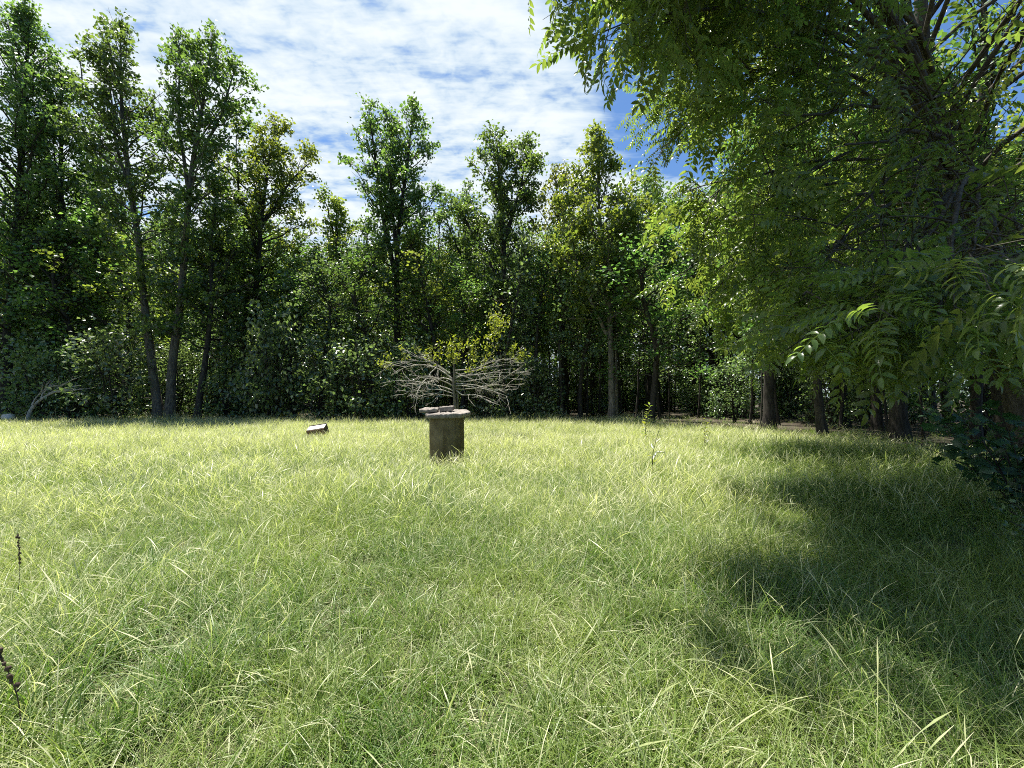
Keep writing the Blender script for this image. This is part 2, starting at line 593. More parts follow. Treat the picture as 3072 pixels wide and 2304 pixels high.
# the named trees along the edge of the field
hero('sweetgum_tree', 6, 28.9, [(8, 300), (10, 150), (14, 4)], 'very tall dark green tree filling the far left edge of the photo',
     0.34, 0.08, (3.4, 4.4, 4.4, 3.6, 2.6, 1.0), 170, seed=1)
hero('sweetgum_tree', 161, 25.9, [(146, 335), (136, 250), (124, 180), (113, 100), (110, 14)], 'tall tree whose trunk leans left from the V-shaped pair',
     0.25, 0.2, (1.2, 1.8, 2.6, 3.0, 2.6, 1.6, 0.6), 88, bark='bark_mid', seed=2,
     extra=[dict(path=[(128, 200), (112, 150), (98, 60)], prof=(1.8, 1.8, 1.3, 0.5), n=26, r0=0.1),
            dict(path=[(118, 140), (76, 90), (70, 50)], prof=(1.2, 1.0, 0.7, 0.3), n=14, r0=0.06)])
hero('sweetgum_tree', 170, 25.9, [(172, 350), (180, 290), (184, 200), (192, 130), (206, 24)], 'tall tree with forked top standing right in the V-shaped pair',
     0.26, 0.2, (1.2, 1.8, 2.6, 3.0, 2.8, 2.0, 0.6), 88, bark='bark_mid', seed=3,
     extra=[dict(path=[(184, 190), (172, 120), (170, 28)], prof=(1.8, 1.7, 1.2, 0.5), n=30, r0=0.11),
            dict(path=[(188, 165), (215, 110), (230, 60)], prof=(2.0, 2.0, 1.3, 0.5), n=26, r0=0.1)])
hero('sweetgum_tree', 197, 26.1, [(203, 360), (208, 300), (206, 240), (212, 190)], 'crooked dark trunked tree just right of the V-shaped pair',
     0.2, 0.3, (2.2, 2.4, 2.2, 1.4, 0.6), 60, seed=4)
hero('sweetgum_tree', 252, 30.4, [(252, 330), (256, 250), (262, 180), (272, 118)], 'spreading yellow-green tree at the left rim of the sky gap',
     0.27, 0.30, (2.8, 3.4, 3.4, 2.8, 1.8, 0.6), 90, leaf='gum_light', seed=5,
     extra=[dict(path=[(258, 225), (285, 180), (308, 158)], prof=(1.6, 2.0, 1.6, 0.6), n=26, r0=0.12),
            dict(path=[(255, 250), (236, 190), (232, 128)], prof=(1.6, 1.8, 1.2, 0.5), n=26, r0=0.12)])
hero('slender_tree', 244, 31.0, [(244, 330), (243, 260), (240, 215)], 'slim tree whose bare dark stem stands close beside the spreading tree',
     0.18, 0.5, (1.6, 2.0, 1.6, 0.6), 40, seed=6)
hero('sweetgum_tree', 338, 31.4, [(338, 330), (340, 260), (334, 205)], 'low rounded tree standing in the gap below the open sky',
     0.2, 0.22, (2.4, 2.8, 2.6, 1.6, 0.6), 70, leaf='gum_light', seed=7,
     extra=[dict(path=[(338, 250), (325, 205), (318, 188)], prof=(0.9, 0.9, 0.6, 0.3), n=14, r0=0.08)])
hero('sweetgum_tree', 397, 29.9, [(397, 330), (396, 250), (404, 180), (412, 102)], 'tall dense dark tree with several upright points at centre of the woods',
     0.28, 0.25, (2.4, 3.0, 2.8, 2.4, 1.6, 0.6), 90, seed=8,
     extra=[dict(path=[(396, 280), (378, 210), (366, 104)], prof=(2.2, 2.2, 1.8, 1.3, 0.5), n=50, r0=0.17),
            dict(path=[(396, 260), (388, 180), (389, 112)], prof=(1.8, 1.7, 1.2, 0.5), n=40, r0=0.13)])
hero('slender_tree', 466, 34.4, [(466, 330), (462, 250), (466, 186)], 'grey-green slender tree set back between two taller dark trees',
     0.2, 0.3, (2.2, 2.4, 2.0, 1.3, 0.5), 60, leaf='shrub', seed=9,
     extra=[dict(path=[(463, 260), (445, 215), (442, 200)], prof=(1.4, 1.2, 0.6), n=20, r0=0.1)])
hero('sweetgum_tree', 498, 29.9, [(500, 330), (504, 250), (500, 190), (496, 130)], 'broad twin topped tree rising behind the half-dead shrub',
     0.28, 0.22, (2.8, 3.4, 3.0, 2.6, 1.8, 0.6), 90, leaf='gum', seed=10,
     extra=[dict(path=[(504, 240), (520, 190), (527, 145)], prof=(2.0, 2.0, 1.5, 0.6), n=40, r0=0.14),
            dict(path=[(500, 280), (470, 230), (458, 205)], prof=(1.8, 1.8, 1.2, 0.5), n=30, r0=0.13)])
hero('sweetgum_tree', 560, 31.4, [(562, 330), (560, 250), (556, 170)], 'yellow-green tree between the twin topped tree and the grey trunk',
     0.24, 0.25, (2.6, 3.0, 2.6, 1.8, 0.6), 80, leaf='gum_light', seed=12)
hero('oak_tree', 611, 25.8, [(611, 370), (609, 330), (607, 280), (598, 215), (597, 136)], 'tree with bare grey lower trunk standing out at the field edge',
     0.22, 0.34, (2.2, 2.8, 2.6, 2.0, 1.2, 0.5), 80, leaf='gum_light', bark='bark_pale', seed=13,
     extra=[dict(path=[(608, 335), (590, 300), (574, 250), (560, 205)], prof=(1.6, 2.2, 2.0, 1.4, 0.5), n=44, r0=0.12),
            dict(path=[(607, 315), (622, 280), (640, 235), (640, 200)], prof=(1.6, 2.2, 2.0, 1.4, 0.5), n=44, r0=0.12)])
hero('slender_tree', 617, 26.6, [(617, 360), (616, 320), (618, 260)], 'thin stem standing close behind the grey trunk at the field edge',
     0.1, 0.5, (1.4, 1.6, 1.2, 0.5), 36, seed=14, bark='bark_pale')
hero('slender_tree', 93, 31.4, [(93, 330), (95, 260), (97, 180), (92, 120)], 'straight dark stem behind and left of the V-shaped pair',
     0.24, 0.35, (2.2, 2.6, 2.4, 1.6, 0.6), 70, seed=15)
hero('sweetgum_tree', 50, 30.0, [(50, 330), (54, 230), (52, 140), (50, 62)], 'leafy tree with rounded shoulder beside the far left giant',
     0.28, 0.12, (3.0, 3.4, 3.2, 2.8, 1.8, 0.6), 130, seed=16)

# the wood behind them: a few kinds of tree, copied
KINDS = []
for i, (h, wid, leafk, cb) in enumerate([(17, 2.6, 'wood', 0.28), (15, 2.9, 'wood', 0.22), (18, 2.2, 'wood', 0.40), (14, 3.0, 'gum_light', 0.25), (16, 2.5, 'shrub', 0.34)]):
    rg = np.random.default_rng(200 + i)
    pts = [(0, 0, -0.1), (rg.normal(0, .25), rg.normal(0, .25), h * 0.35), (rg.normal(0, .5), rg.normal(0, .5), h * 0.7), (rg.normal(0, .7), rg.normal(0, .7), h)]
    KINDS.append(grow([dict(pts=np.array(pts), r0=0.16 + 0.01 * i, r1=0.02, cb=cb, prof=np.array([0.8, 1.1, 1.0, 0.7, 0.25]) * wid, n=64, sec=2.6)],
                      None, 'forest_tree', M['bark'], M[leafk], rg, (0.20, 0.17), 9, 0.26, 7))

placed = []


def zone(x, y):
    """which stretch of the tree line something stands behind"""
    b = x / max(y, 0.5)
    for lim, nm in ((-0.95, 'behind the far left giant tree'), (-0.68, 'behind the V-shaped pair'), (-0.42, 'behind the spreading yellow-green tree'), (-0.2, 'behind the dense many-pointed tree'),
                    (0.05, 'behind the well and the half-dead shrub'), (0.28, 'behind the grey trunk at the field edge')):
        if b < lim:
            return nm
    return 'beneath the walnut boughs'




def clash(x, y, r):
    return any((x - a) ** 2 + (y - b) ** 2 < r * r for a, b in placed)


pr = random.Random(5)
for o_ in list(COL.objects):
    if o_.type == 'EMPTY':
        placed.append((o_.location.x, o_.location.y))
protos = {}
n_back = 0
tries = 0
while n_back < 165 and tries < 8000:
    tries += 1
    x = pr.uniform(-62, 40)
    y = pr.uniform(3, 66)
    dpt = float(wood_depth(x, y))
    if dpt < (4.5 if x < 6 else 4.0) or abs(x) > 1.35 * y + 8:
        continue
    if dpt > 16 and pr.random() < 0.35:
        continue
    if 5 < x < 14 and 6 < y < 13:
        continue
    if x > 7.5 and dpt < 9 and pr.random() < 0.65:
        continue
    if clash(x, y, 2.3 if dpt < 16 else 2.9):
        continue
    k = pr.randrange(len(KINDS))
    hs = {0: 17, 1: 15, 2: 18, 3: 14, 4: 16}[k]
    # the canopy behind stands below the named trees, lowest where the sky gap opens
    px = 512 + FPX * x / max(y, 1)
    top_py = np.interp(px, [0, 100, 200, 260, 300, 345, 380, 420, 450, 480, 540, 600, 640, 700, 1100], [150, 190, 200, 205, 235, 245, 210, 212, 215, 220, 205, 200, 190, 120, 60])
    want = CAM_H + (HORIZ - top_py) / FPX * y
    want *= pr.uniform(0.78, 1.0)
    s = min(max(want / hs, 0.6), 1.25)
    loc = (x, y, float(ground_z(x, y)) - 0.03)
    if x > 8 and y < 27:
        lab, grp = 'shaded tree in the dark wood on the right behind the walnut', 'trees in the wood on the right'
    else:
        z_ = zone(x, y)
        lab, grp = 'woodland tree standing back in the wood, ' + z_, 'trees deeper in the wood, ' + z_
    if k not in protos:
        protos[k] = tree_thing('forest_tree', loc, KINDS[k], lab, 'tree', grp)
        protos[k].rotation_euler = (0, 0, pr.uniform(0, 6.28))
        protos[k].scale = (s, s, s)
    else:
        copy_tree(protos[k], loc, pr.uniform(0, 6.28), (s * pr.uniform(.9, 1.1), s * pr.uniform(.9, 1.1), s), lab, grp)
    placed.append((x, y))
    n_back += 1

# smaller leafy trees that fill the front of the wood, each at its own place
for i, (px, d, top, wd_, lab) in enumerate([
    (70, 28.4, 205, 1.0, 'leafy young tree between the far left giant and the V-shaped pair'),
    (128, 29.2, 235, 1.1, 'leafy young tree directly left of the V-shaped pair stems'),
    (222, 28.6, 215, 1.0, 'leafy young tree between the crooked dark trunk and the spreading tree'),
    (296, 28.2, 248, 1.2, 'bushy light tree right under the left side of the sky gap'),
    (322, 28.0, 262, 1.0, 'small light tree at the bottom of the sky gap'),
    (366, 28.2, 238, 1.0, 'grey-green young tree left of the dense many-pointed tree'),
    (436, 28.4, 236, 1.0, 'young tree right of the dense many-pointed tree'),
    (462, 28.0, 262, 1.1, 'bushy young tree directly behind the tip of the half-dead shrub'),
    (540, 28.2, 238, 1.0, 'leafy young tree right of the twin topped tree'),
    (580, 27.6, 262, 1.0, 'small yellowish tree left of the bare grey trunk'),
    (650, 24.0, 225, 1.2, 'leafy tree right of the bare grey trunk, before the walnut boughs'),
]):
    X = (px - 512) / FPX * d
    k = (i * 2 + 1) % 5
    sc_ = (CAM_H + (HORIZ - top) / FPX * d) / (17, 15, 18, 14, 16)[k]
    e_ = copy_tree(protos[k], (X, d, float(ground_z(X, d)) - .03), i * 1.3, (sc_ * 1.25 * wd_, sc_ * 1.25 * wd_, sc_), lab)
    e_.name = 'young_tree'
    if 'group' in e_:
        del e_['group']
    placed.append((X, d))

# thin bare-stemmed saplings in the dark interior
SAP = []
for i in range(4):
    rg = np.random.default_rng(300 + i)
    h = 8.5
    pts = [(0, 0, -0.1), (rg.normal(0, .15), rg.normal(0, .15), h * .4), (rg.normal(0, .4), rg.normal(0, .4), h)]
    SAP.append(grow([dict(pts=np.array(pts), r0=0.055 + 0.012 * i, r1=0.01, cb=0.38, prof=np.array([0.8, 1.2, 1.0, 0.4]), n=30, sec=2.8)], None, 'sapling', M['bark'], M['shrub'], rg, (0.19, 0.14), 6, 0.24, 5))
sp = {}
n_s = 0
while n_s < 150:
    x = pr.uniform(-34, 30)
    y = pr.uniform(5, 52)
    dpt = float(wood_depth(x, y))
    if dpt < 1.0 or abs(x) > 1.3 * y + 3 or (5 < x < 14 and 6 < y < 12.5) or clash(x, y, 0.8):
        continue
    if x / max(y, 1) > 0.28 and pr.random() < 0.45:
        continue
    if x < -3 and pr.random() < 0.3:
        continue
    k = pr.randrange(4)
    s = pr.uniform(0.65, 1.3)
    loc = (x, y, float(ground_z(x, y)))
    z_ = zone(x, y)
    lab, grp = 'thin stemmed sapling among the shaded trunks, ' + z_, 'saplings in the wood, ' + z_
    if k not in sp:
        sp[k] = tree_thing('woodland_sapling', loc, SAP[k], lab, 'sapling', grp)
        sp[k].scale = (s, s, s)
    else:
        copy_tree(sp[k], loc, pr.uniform(0, 6.28), s, lab, grp)
    placed.append((x, y))
    n_s += 1

# leafy shrubs of the understory
SHR = []
for i in range(5):
    rg = np.random.default_rng(400 + i)
    axes = []
    for k in range(5):
        a = k * 1.257 + rg.uniform(-.4, .4)
        h = rg.uniform(2.2, 3.4)
        sp_ = rg.uniform(0.25, 0.6)
        pts = np.array([(0.08 * math.cos(a), 0.08 * math.sin(a), -0.05), (sp_ * .6 * math.cos(a), sp_ * .6 * math.sin(a), h * .5), (sp_ * 1.7 * math.cos(a), sp_ * 1.7 * math.sin(a), h)])
        axes.append(dict(pts=pts, r0=0.03, r1=0.006, cb=0.06, prof=np.array([1.0, 1.15, 1.0, 0.7, 0.3]), n=16, flare=False, sec=3.6, up=[R(5), R(18), R(35), R(60)]))
    SHR.append(grow(axes, None, 'shrub', M['bark'], M['shrub'], rg, (0.15, 0.105), 7, 0.2, 4))
front = [
    (-28.5, 25.8, 1.5, 'dark shrub at the foot of the far left giant tree'),
    (-26.1, 25.7, 1.2, 'broad glossy shrub behind the leaning dead sapling'),
    (-23.3, 25.5, 1.6, 'largest glossy pale-tipped shrub left of the V-shaped pair'),
    (-21.9, 28.3, 1.4, 'shrub seen between the stems of the V-shaped pair'),
    (-18.1, 27.1, 1.2, 'low shrub right of the crooked dark trunk'),
    (-14.5, 25.9, (1.5, 1.5, 2.1), 'tall upright small-leaved shrub below the spreading yellow-green tree'),
    (-11.7, 26.1, 1.5, 'shrub just right of the tall upright small-leaved shrub'),
    (-8.8, 25.5, 1.45, 'pale green rounded shrub left of the half-dead shrub, behind the wooden box'),
    (-6.2, 26.0, 1.35, 'dark shrub behind the left branches of the half-dead shrub'),
    (-1.5, 26.3, 1.2, 'dark low shrub behind the concrete well'),
    (1.5, 26.5, 1.3, 'shrub behind the right branches of the half-dead shrub'),
]
sh0 = {}
for i, (x, y, s, lab) in enumerate(front):
    k = i % 5
    loc = (x, y, float(ground_z(x, y)))
    if k not in sh0:
        sh0[k] = tree_thing('understory_shrub', loc, SHR[k], lab, 'shrub')
        sh0[k].scale = s if isinstance(s, tuple) else (s, s, s)
    else:
        copy_tree(sh0[k], loc, pr.uniform(0, 6.28), s, lab)
n_s = 0
while n_s < 190:
    x = pr.uniform(-50, 36)
    y = pr.uniform(4, 60)
    dpt = float(wood_depth(x, y))
    if dpt < 1.8 or abs(x) > 1.3 * y + 3 or (4 < x < 10.5 and 3 < y < 9.5):
        continue
    if x / max(y, 1) > 0.28 and pr.random() < 0.45:
        continue
    if x > 5.5 and dpt < 5.5:
        continue
    if -2 < x < 7 and dpt < 9 and pr.random() < 0.7:
        continue
    s = pr.uniform(0.6, 1.5)
    z_ = zone(x, y)
    copy_tree(sh0[pr.randrange(5)], (x, y, float(ground_z(x, y))), pr.uniform(0, 6.28), s,
              'leafy shrub in the wood, ' + z_, 'shrubs inside the wood, ' + z_)
    n_s += 1

for i in range(70):
    x, y = pr.uniform(-95, 80), pr.uniform(62, 74)
    z_ = zone(x, y)
    copy_tree(sh0[i % 5], (x, y, float(ground_z(x, y))), pr.uniform(0, 6.28), pr.uniform(1.8, 2.6), 'leafy shrub in the wood, ' + z_, 'shrubs inside the wood, ' + z_)

# big dark trunks in the wood on the right
for i, (px, d, r0, lean, lab) in enumerate([
    (768, 20.5, 0.25, 0.0, 'thick black trunk in deep shade left of the others on the right'),
    (823, 15.5, 0.14, -0.5, 'medium dark trunk forking low between the two thick black trunks'),
    (898, 14.8, 0.24, 0.0, 'thick straight black trunk standing alone under the hanging walnut leaves'),
    (1002, 13.0, 0.24, -0.2, 'dark trunk just left of the grey walnut trunk at the right edge'),
]):
    rg = np.random.default_rng(500 + i)
    X = (px - 512) / FPX * d
    pts = np.array([(0, 0, -0.1), (lean * .4, 0.1, 4), (lean, 0.2, 9), (lean * 1.2, 0, 15)])
    ms = grow([dict(pts=pts, r0=r0, r1=0.03, cb=0.3, prof=np.array([2.8, 3.2, 2.6, 1.6, 0.6]), n=60, sec=2.6, wob=0.05)], None, 'forest_tree', M['bark'], M['wood'], rg, (0.2, 0.16), 7, 0.3, 10)
    tree_thing('dark_trunked_tree', (X, d, float(ground_z(X, d))), ms, lab, 'tree')

# ---------------------------------------------------------------- the walnut that hangs over the right of the view
def walnut_leaf_mesh(name, seed, n_pair=7, L=0.46, detail=True):
    """one pinnate leaf: a stalk along +X, drooping, with pairs of pointed leaflets"""
    rg = np.random.default_rng(seed)
    V, Q, Tn = [], [], []
    T = []
    def rachis(s):
        return np.array([L * s, 0.02 * math.sin(3 * s + seed), -0.10 * L * s - 0.30 * L * s * s])
    for s0, s1 in ((0, .35), (.35, .7), (.7, 1.0)):
        a, b = rachis(s0), rachis(s1)
        i = len(V)
        r = 0.0022
        V += [a + (0, r, 0), a - (0, r, 0), b - (0, r, 0), b + (0, r, 0), a + (0, 0, r), a - (0, 0, r), b - (0, 0, r), b + (0, 0, r)]
        Q += [(i, i + 1, i + 2, i + 3), (i + 4, i + 5, i + 6, i + 7)]
        T += [1.0] * 8
    spots = []
    for k in range(n_pair):
        s = 0.22 + 0.74 * k / (n_pair - 1)
        for sd in (-1, 1):
            spots.append((s + rg.uniform(-.02, .02), sd))
    spots.append((1.0, 0))
    for s, sd in spots:
        b = rachis(s)
        ll = 0.112 * (1 - 0.45 * abs(s - 0.6)) * rg.uniform(.85, 1.12) * (L / 0.46)
        ww = ll * 0.40
        dr = norm(np.array([0.45 if sd else 1.0, sd * 1.0, -0.42 + rg.normal(0, .14)]))
        nrm = norm(np.array([rg.normal(0, .18), rg.normal(0, .18) + sd * .3, 1.0]))
        sidev = norm(np.cross(dr, nrm))
        upv = np.cross(sidev, dr)
        tn = np.clip(rg.normal(0.45, .22), 0, 1)
        i = len(V)
        if detail:
            for f, wf, uz in ((0, 0.05, 0), (0.22, 0.8, .06), (0.5, 1.0, .05), (0.78, 0.62, -.02), (1.0, 0.02, -.12)):
                c = b + dr * ll * f + upv * ll * uz
                V += [c + sidev * ww * .5 * wf + upv * ww * .16 * wf, c, c - sidev * ww * .5 * wf + upv * ww * .16 * wf]
                T += [tn] * 3
            for r_ in range(4):
                j = i + 3 * r_
                Q += [(j, j + 1, j + 4, j + 3), (j + 1, j + 2, j + 5, j + 4)]
        else:
            V += [b, b + dr * ll * .42 + sidev * ww * .5, b + dr * ll - upv * ll * .1, b + dr * ll * .42 - sidev * ww * .5]
            T += [tn] * 4
            Q += [(i, i + 1, i + 2, i + 3)]
    return mesh(name, np.array(V), Q, None, M['walnut'], detail, np.array(T))


wr = np.random.default_rng(900)
WB = np.array([12.85, 10.6, float(ground_z(12.85, 10.6))])
wal = empty('walnut_tree', WB)
tag(wal, 'large walnut tree with drooping feathery branches overhanging the right side', 'tree')
trunk_pts = np.array([(0, 0, -0.1), (-0.35, 0, 1.8), (-1.2, 0, 5.0), (-1.6, -.05, 6.1), (-1.95, -.1, 7.2), (-2.45, -.2, 8.4), (-2.77, -.25, 9.2), (-2.85, -.4, 10.3), (-3.1, -.6, 12.5), (-3.3, -.9, 15.0)])
tw = Tubes()
TP = resample(trunk_pts, 26)
ts = np.linspace(0, 1, 26)
tr_ = 0.31 * (1 - ts) ** 0.85 + 0.03
tr_[0:3] *= (1.45, 1.2, 1.06)
tw.add(TP, tr_, 14)
obj('trunk', tw.mesh('trunk', M['bark_walnut']), wal)
# limbs reach from the stem to the shell of a broad crown hung out over the field
C0 = np.array([9.4, 8.2, 7.8]) - WB
RAD = np.array([6.6, 6.2, 6.4])


def shell(u):
    """unit direction -> point on the crown's outside, drawn in below"""
    p = u * RAD
    low = np.clip(-u[:, 2:3], 0, 1)
    p[:, :2] *= (1 - 0.22 * low)
    return C0 + p


nl = 50
u = wr.normal(0, 1, (nl, 3))
u[:, 2] = wr.uniform(-0.82, 0.9, nl)
a = np.arange(nl) * 2.39996
hr = np.sqrt(np.clip(1 - u[:, 2] ** 2, 0.05, 1))
u[:, 0], u[:, 1] = np.cos(a) * hr, np.sin(a) * hr
tip = shell(u)
tip[:, 2] = np.maximum(tip[:, 2], 2.5)
# the long low boughs that droop out over the grass towards the camera, and the upper ones that reach over it
BOUGHS = [(865, 312, 3.9), (940, 318, 3.6), (1012, 296, 3.9), (805, 295, 4.8), (762, 285, 6.2), (740, 262, 6.8), (905, 270, 4.3), (975, 262, 4.1), (840, 225, 5.3), (1050, 270, 3.6),
          (712, 180, 7.0), (690, 110, 6.6), (672, 25, 5.6), (720, 60, 6.0), (780, 110, 5.4), (850, 140, 5.0), (715, 232, 7.6), (901, 300, 4.3), (780, 210, 6.0),
          (650, -60, 4.9), (610, -190, 4.3), (700, -160, 4.4), (820, -60, 4.2), (640, -320, 3.8), (590, -240, 5.2), (596, -130, 5.8), (640, -40, 5.2), (612, -200, 4.6), (655, 5, 4.6), (690, -80, 3.8)]
tip = np.concatenate([tip, np.array([at(*b_) for b_ in BOUGHS]) - WB])
nl = len(tip)
att_t = np.clip(np.interp(tip[:, 2], [2, 6, 10, 14], [0.26, 0.42, 0.62, 0.9]) + wr.uniform(-.05, .05, nl), 0.2, 0.97)
root = np.stack([np.interp(att_t, ts, TP[:, k]) for k in range(3)], 1)
K = 9
q = np.linspace(0, 1, K)[None, :, None]
LB = root[:, None, :] * (1 - q) + tip[:, None, :] * q
ln = np.linalg.norm(tip - root, axis=1)
LB[:, :, 2] += (0.16 * ln)[:, None] * np.sin(np.pi * q[:, :, 0] ** 0.8) * 1.0
LB[:, :, 2] = np.where(q[:, :, 0] > 0.3, np.maximum(LB[:, :, 2], 2.2), LB[:, :, 2])
LB[:, 1:-1] += np.cumsum(wr.normal(0, 0.05, (nl, K - 2, 3)), 1)
lt = Tubes()
lr = (0.013 + 0.0058 * ln)[:, None] * np.linspace(1, 0.2, K)[None, :] ** 1.1
# second order sprays
ns = 13
bi = np.repeat(np.arange(nl), ns)
f = wr.uniform(0.25, 1.0, len(bi)) ** 0.7
fi = f * (K - 1)
i0 = np.minimum(fi.astype(int), K - 2)
w_ = (fi - i0)[:, None]
sb = LB[bi, i0] * (1 - w_) + LB[bi, i0 + 1] * w_
dirL = norm(tip - root)[bi]
dd = norm(dirL * 0.9 + wr.normal(0, 0.6, (len(bi), 3)) + np.array([-0.10, -0.10, -0.22]))
Ls = wr.uniform(0.6, 1.55, len(bi))
q2 = np.linspace(0, 1, 5)[None, :, None]
SB = sb[:, None, :] + dd[:, None, :] * Ls[:, None, None] * q2
SB[:, :, 2] -= (0.16 * Ls)[:, None] * q2[:, :, 0] ** 2
# twigs, each bearing a tuft of leaves
nt_ = 6
ti = np.repeat(np.arange(len(bi)), nt_)
g = wr.uniform(0.2, 1.0, len(ti))
gi_ = g * 4
j0 = np.minimum(gi_.astype(int), 3)
gw = (gi_ - j0)[:, None]
tb0 = SB[ti, j0] * (1 - gw) + SB[ti, j0 + 1] * gw
td = norm(dd[ti] * 0.7 + wr.normal(0, 0.6, (len(ti), 3)) + np.array([0, 0, -0.1]))
tl = wr.uniform(0.25, 0.65, len(ti))
te = tb0 + td * tl[:, None]
te[:, 2] -= 0.05
npl = 3
li = np.repeat(np.arange(len(ti)), npl)
h = wr.uniform(0.3, 1.0, len(li))[:, None]
lp = tb0[li] * (1 - h) + te[li] * h
ld = norm(td[li] * 0.55 + wr.normal(0, 0.6, (len(li), 3)) * np.array([1, 1, 0.45]) + np.array([0, 0, -0.12]))
wpos = lp + WB


def screen(p):
    return 512 + FPX * p[:, 0] / np.maximum(p[:, 1], 0.05), HORIZ - FPX * (p[:, 2] - CAM_H) / np.maximum(p[:, 1], 0.05)


dist = np.linalg.norm(wpos - np.array([0, 0, CAM_H]), axis=1)
ok = (lp[:, 2] > 2.08) & (dist > 2.6) & (wpos[:, 0] > -0.3)
ok &= ~((wpos[:, 0] > 0.70 * wpos[:, 1]) & (wpos[:, 1] < 10.6) & (wpos[:, 2] > 1.9 + 0.24 * wpos[:, 1]) & (wr.uniform(0, 1, len(ok)) < np.where(wpos[:, 0] > 0.80 * wpos[:, 1], 0.86, 0.72)))
tok = np.zeros(len(ti), bool)
tok[np.unique(li[ok])] = True
lp, ld, wpos, dist = lp[ok], ld[ok], wpos[ok], dist[ok]
SB = SB[(SB[:, :, 2].min(1) > 1.85)]
lt.add(SB, np.broadcast_to(np.linspace(1, .3, 5)[None, :] * 0.014, SB.shape[:2]), 4)
TW = np.stack([tb0, 0.5 * (tb0 + te) + np.array([0, 0, .02]), te], 1)[tok]
lt.add(TW, np.broadcast_to(np.array([0.006, 0.0045, 0.003]), (len(TW), 3)), 3)
obj('twigs', lt.mesh('twigs', M['bark_walnut']), wal)
for k in range(nl):
    b_ = Tubes()
    b_.add(LB[k], lr[k], 7)
    obj('limb', b_.mesh('limb', M['bark_walnut']), wal)
yaw = np.arctan2(ld[:, 1], ld[:, 0])
pitch = -np.arcsin(np.clip(ld[:, 2], -1, 1))
roll = wr.normal(0, 0.45, len(lp))
scl = wr.uniform(0.75, 1.2, len(lp))
LEAVES = [walnut_leaf_mesh('walnut_leaf', 21 + k, 6 + (k % 2), 0.46 + 0.02 * k, True) for k in range(4)]
sx, sy = screen(wpos)
vis = (wpos[:, 1] > 1) & (sx > -20) & (sx < 1044) & (sy > -20) & (sy < 800)
order = np.argsort(np.where(vis, dist, 1e9))
near = order[:300]
for k in near:
    o_ = obj('leaf', LEAVES[int(k) % 4], wal, lp[k])
    o_.rotation_euler = (roll[k], pitch[k], yaw[k])
    o_.scale = (scl[k],) * 3
mask = np.ones(len(lp), bool)
mask[near] = False
srcs = [obj('walnut_leaf_%d' % k, LEAVES[k], link=False) for k in range(4)]
cr = scatter('crown', lp[mask], np.stack([roll, pitch, yaw], 1)[mask], scl[mask], np.arange(len(lp))[mask] % 4, srcs, wal)
tag(cr, kind='stuff')
print('walnut leaves', len(lp))
# a pair of green nuts
m, t, o = new_mat('green_nut')
p = t.add('ShaderNodeBsdfPrincipled')
tcn = t.add('ShaderNodeTexCoord')
t.l.new(t.mix(t.noise(tcn.outputs['Object'], 40, 3), (0.16, 0.19, 0.05, 1), (0.26, 0.27, 0.08, 1)), p.inputs['Base Color'])
p.inputs['Roughness'].default_value = 0.6
t.l.new(p.outputs[0], o.inputs['Surface'])
M['nut'] = m


def blob(name, r, seed, mat, sq=(1, 1, 1), amp=0.06, seg=14, rings=9):
    rg = np.random.default_rng(seed)
    th = np.linspace(0, np.pi, rings)
    ph = np.arange(seg) * 2 * np.pi / seg
    V = np.array([[math.sin(a) * math.cos(b), math.sin(a) * math.sin(b), math.cos(a)] for a in th for b in ph])
    f = rg.normal(0, 1, (4, 3)) * 2
    V = V * (1 + amp * np.sin(V @ f.T).sum(1, keepdims=True) * .5) * r * np.array(sq)
    Q = []
    for i in range(rings - 1):
        for j in range(seg):
            Q.append((i * seg + j, i * seg + (j + 1) % seg, (i + 1) * seg + (j + 1) % seg, (i + 1) * seg + j))
    return mesh(name, V, Q, None, mat, True)


nut_p = at(901, 304, 4.25) - WB
for dx in (-0.035, 0.035):
    o_ = obj('walnut_fruit', blob('walnut_fruit', 0.034, 3, M['nut'], (1, 1, 1.12), 0.02), wal, nut_p + np.array([dx, 0.01, 0]))

# ---------------------------------------------------------------- the well: concrete casing, slab lid, broken pieces
def concrete_mat(name, a, b, dirt, scale=1.0, bump=0.4):
    m, t, o = new_mat(name)
    tc_ = t.add('ShaderNodeTexCoord')
    ob_ = tc_.outputs['Object']
    n1 = t.noise(ob_, 3.2 * scale, 5, 0.6)
    n2 = t.noise(ob_, 34 * scale, 3, 0.6)
    vz = t.mapping(ob_, (5, 5, 0.7))
    n3 = t.noise(vz, 1.6 * scale, 4, 0.6)
    c_ = t.mix(t.ramp(n1, 0.3, 0.7), (*a, 1), (*b, 1))
    c_ = t.mix(t.math('MULTIPLY', t.ramp(n3, 0.48, 0.68), 0.65), c_, (*dirt, 1))
    c_ = t.mix(t.math('MULTIPLY', t.ramp(n2, 0.5, 0.75), 0.5), c_, (a[0] * .5, a[1] * .5, a[2] * .5, 1))
    p_ = t.add('ShaderNodeBsdfPrincipled')
    t.l.new(c_, p_.inputs['Base Color'])
    p_.inputs['Roughness'].default_value = 0.92
    p_.inputs['Specular IOR Level'].default_value = 0.2
    bp_ = t.add('ShaderNodeBump')
    bp_.inputs['Strength'].default_value = bump
    bp_.inputs['Distance'].default_value = 0.012
    t.l.new(n2, bp_.inputs['Height'])
    t.l.new(bp_.outputs[0], p_.inputs['Normal'])
    t.l.new(p_.outputs[0], o.inputs['Surface'])
    return m


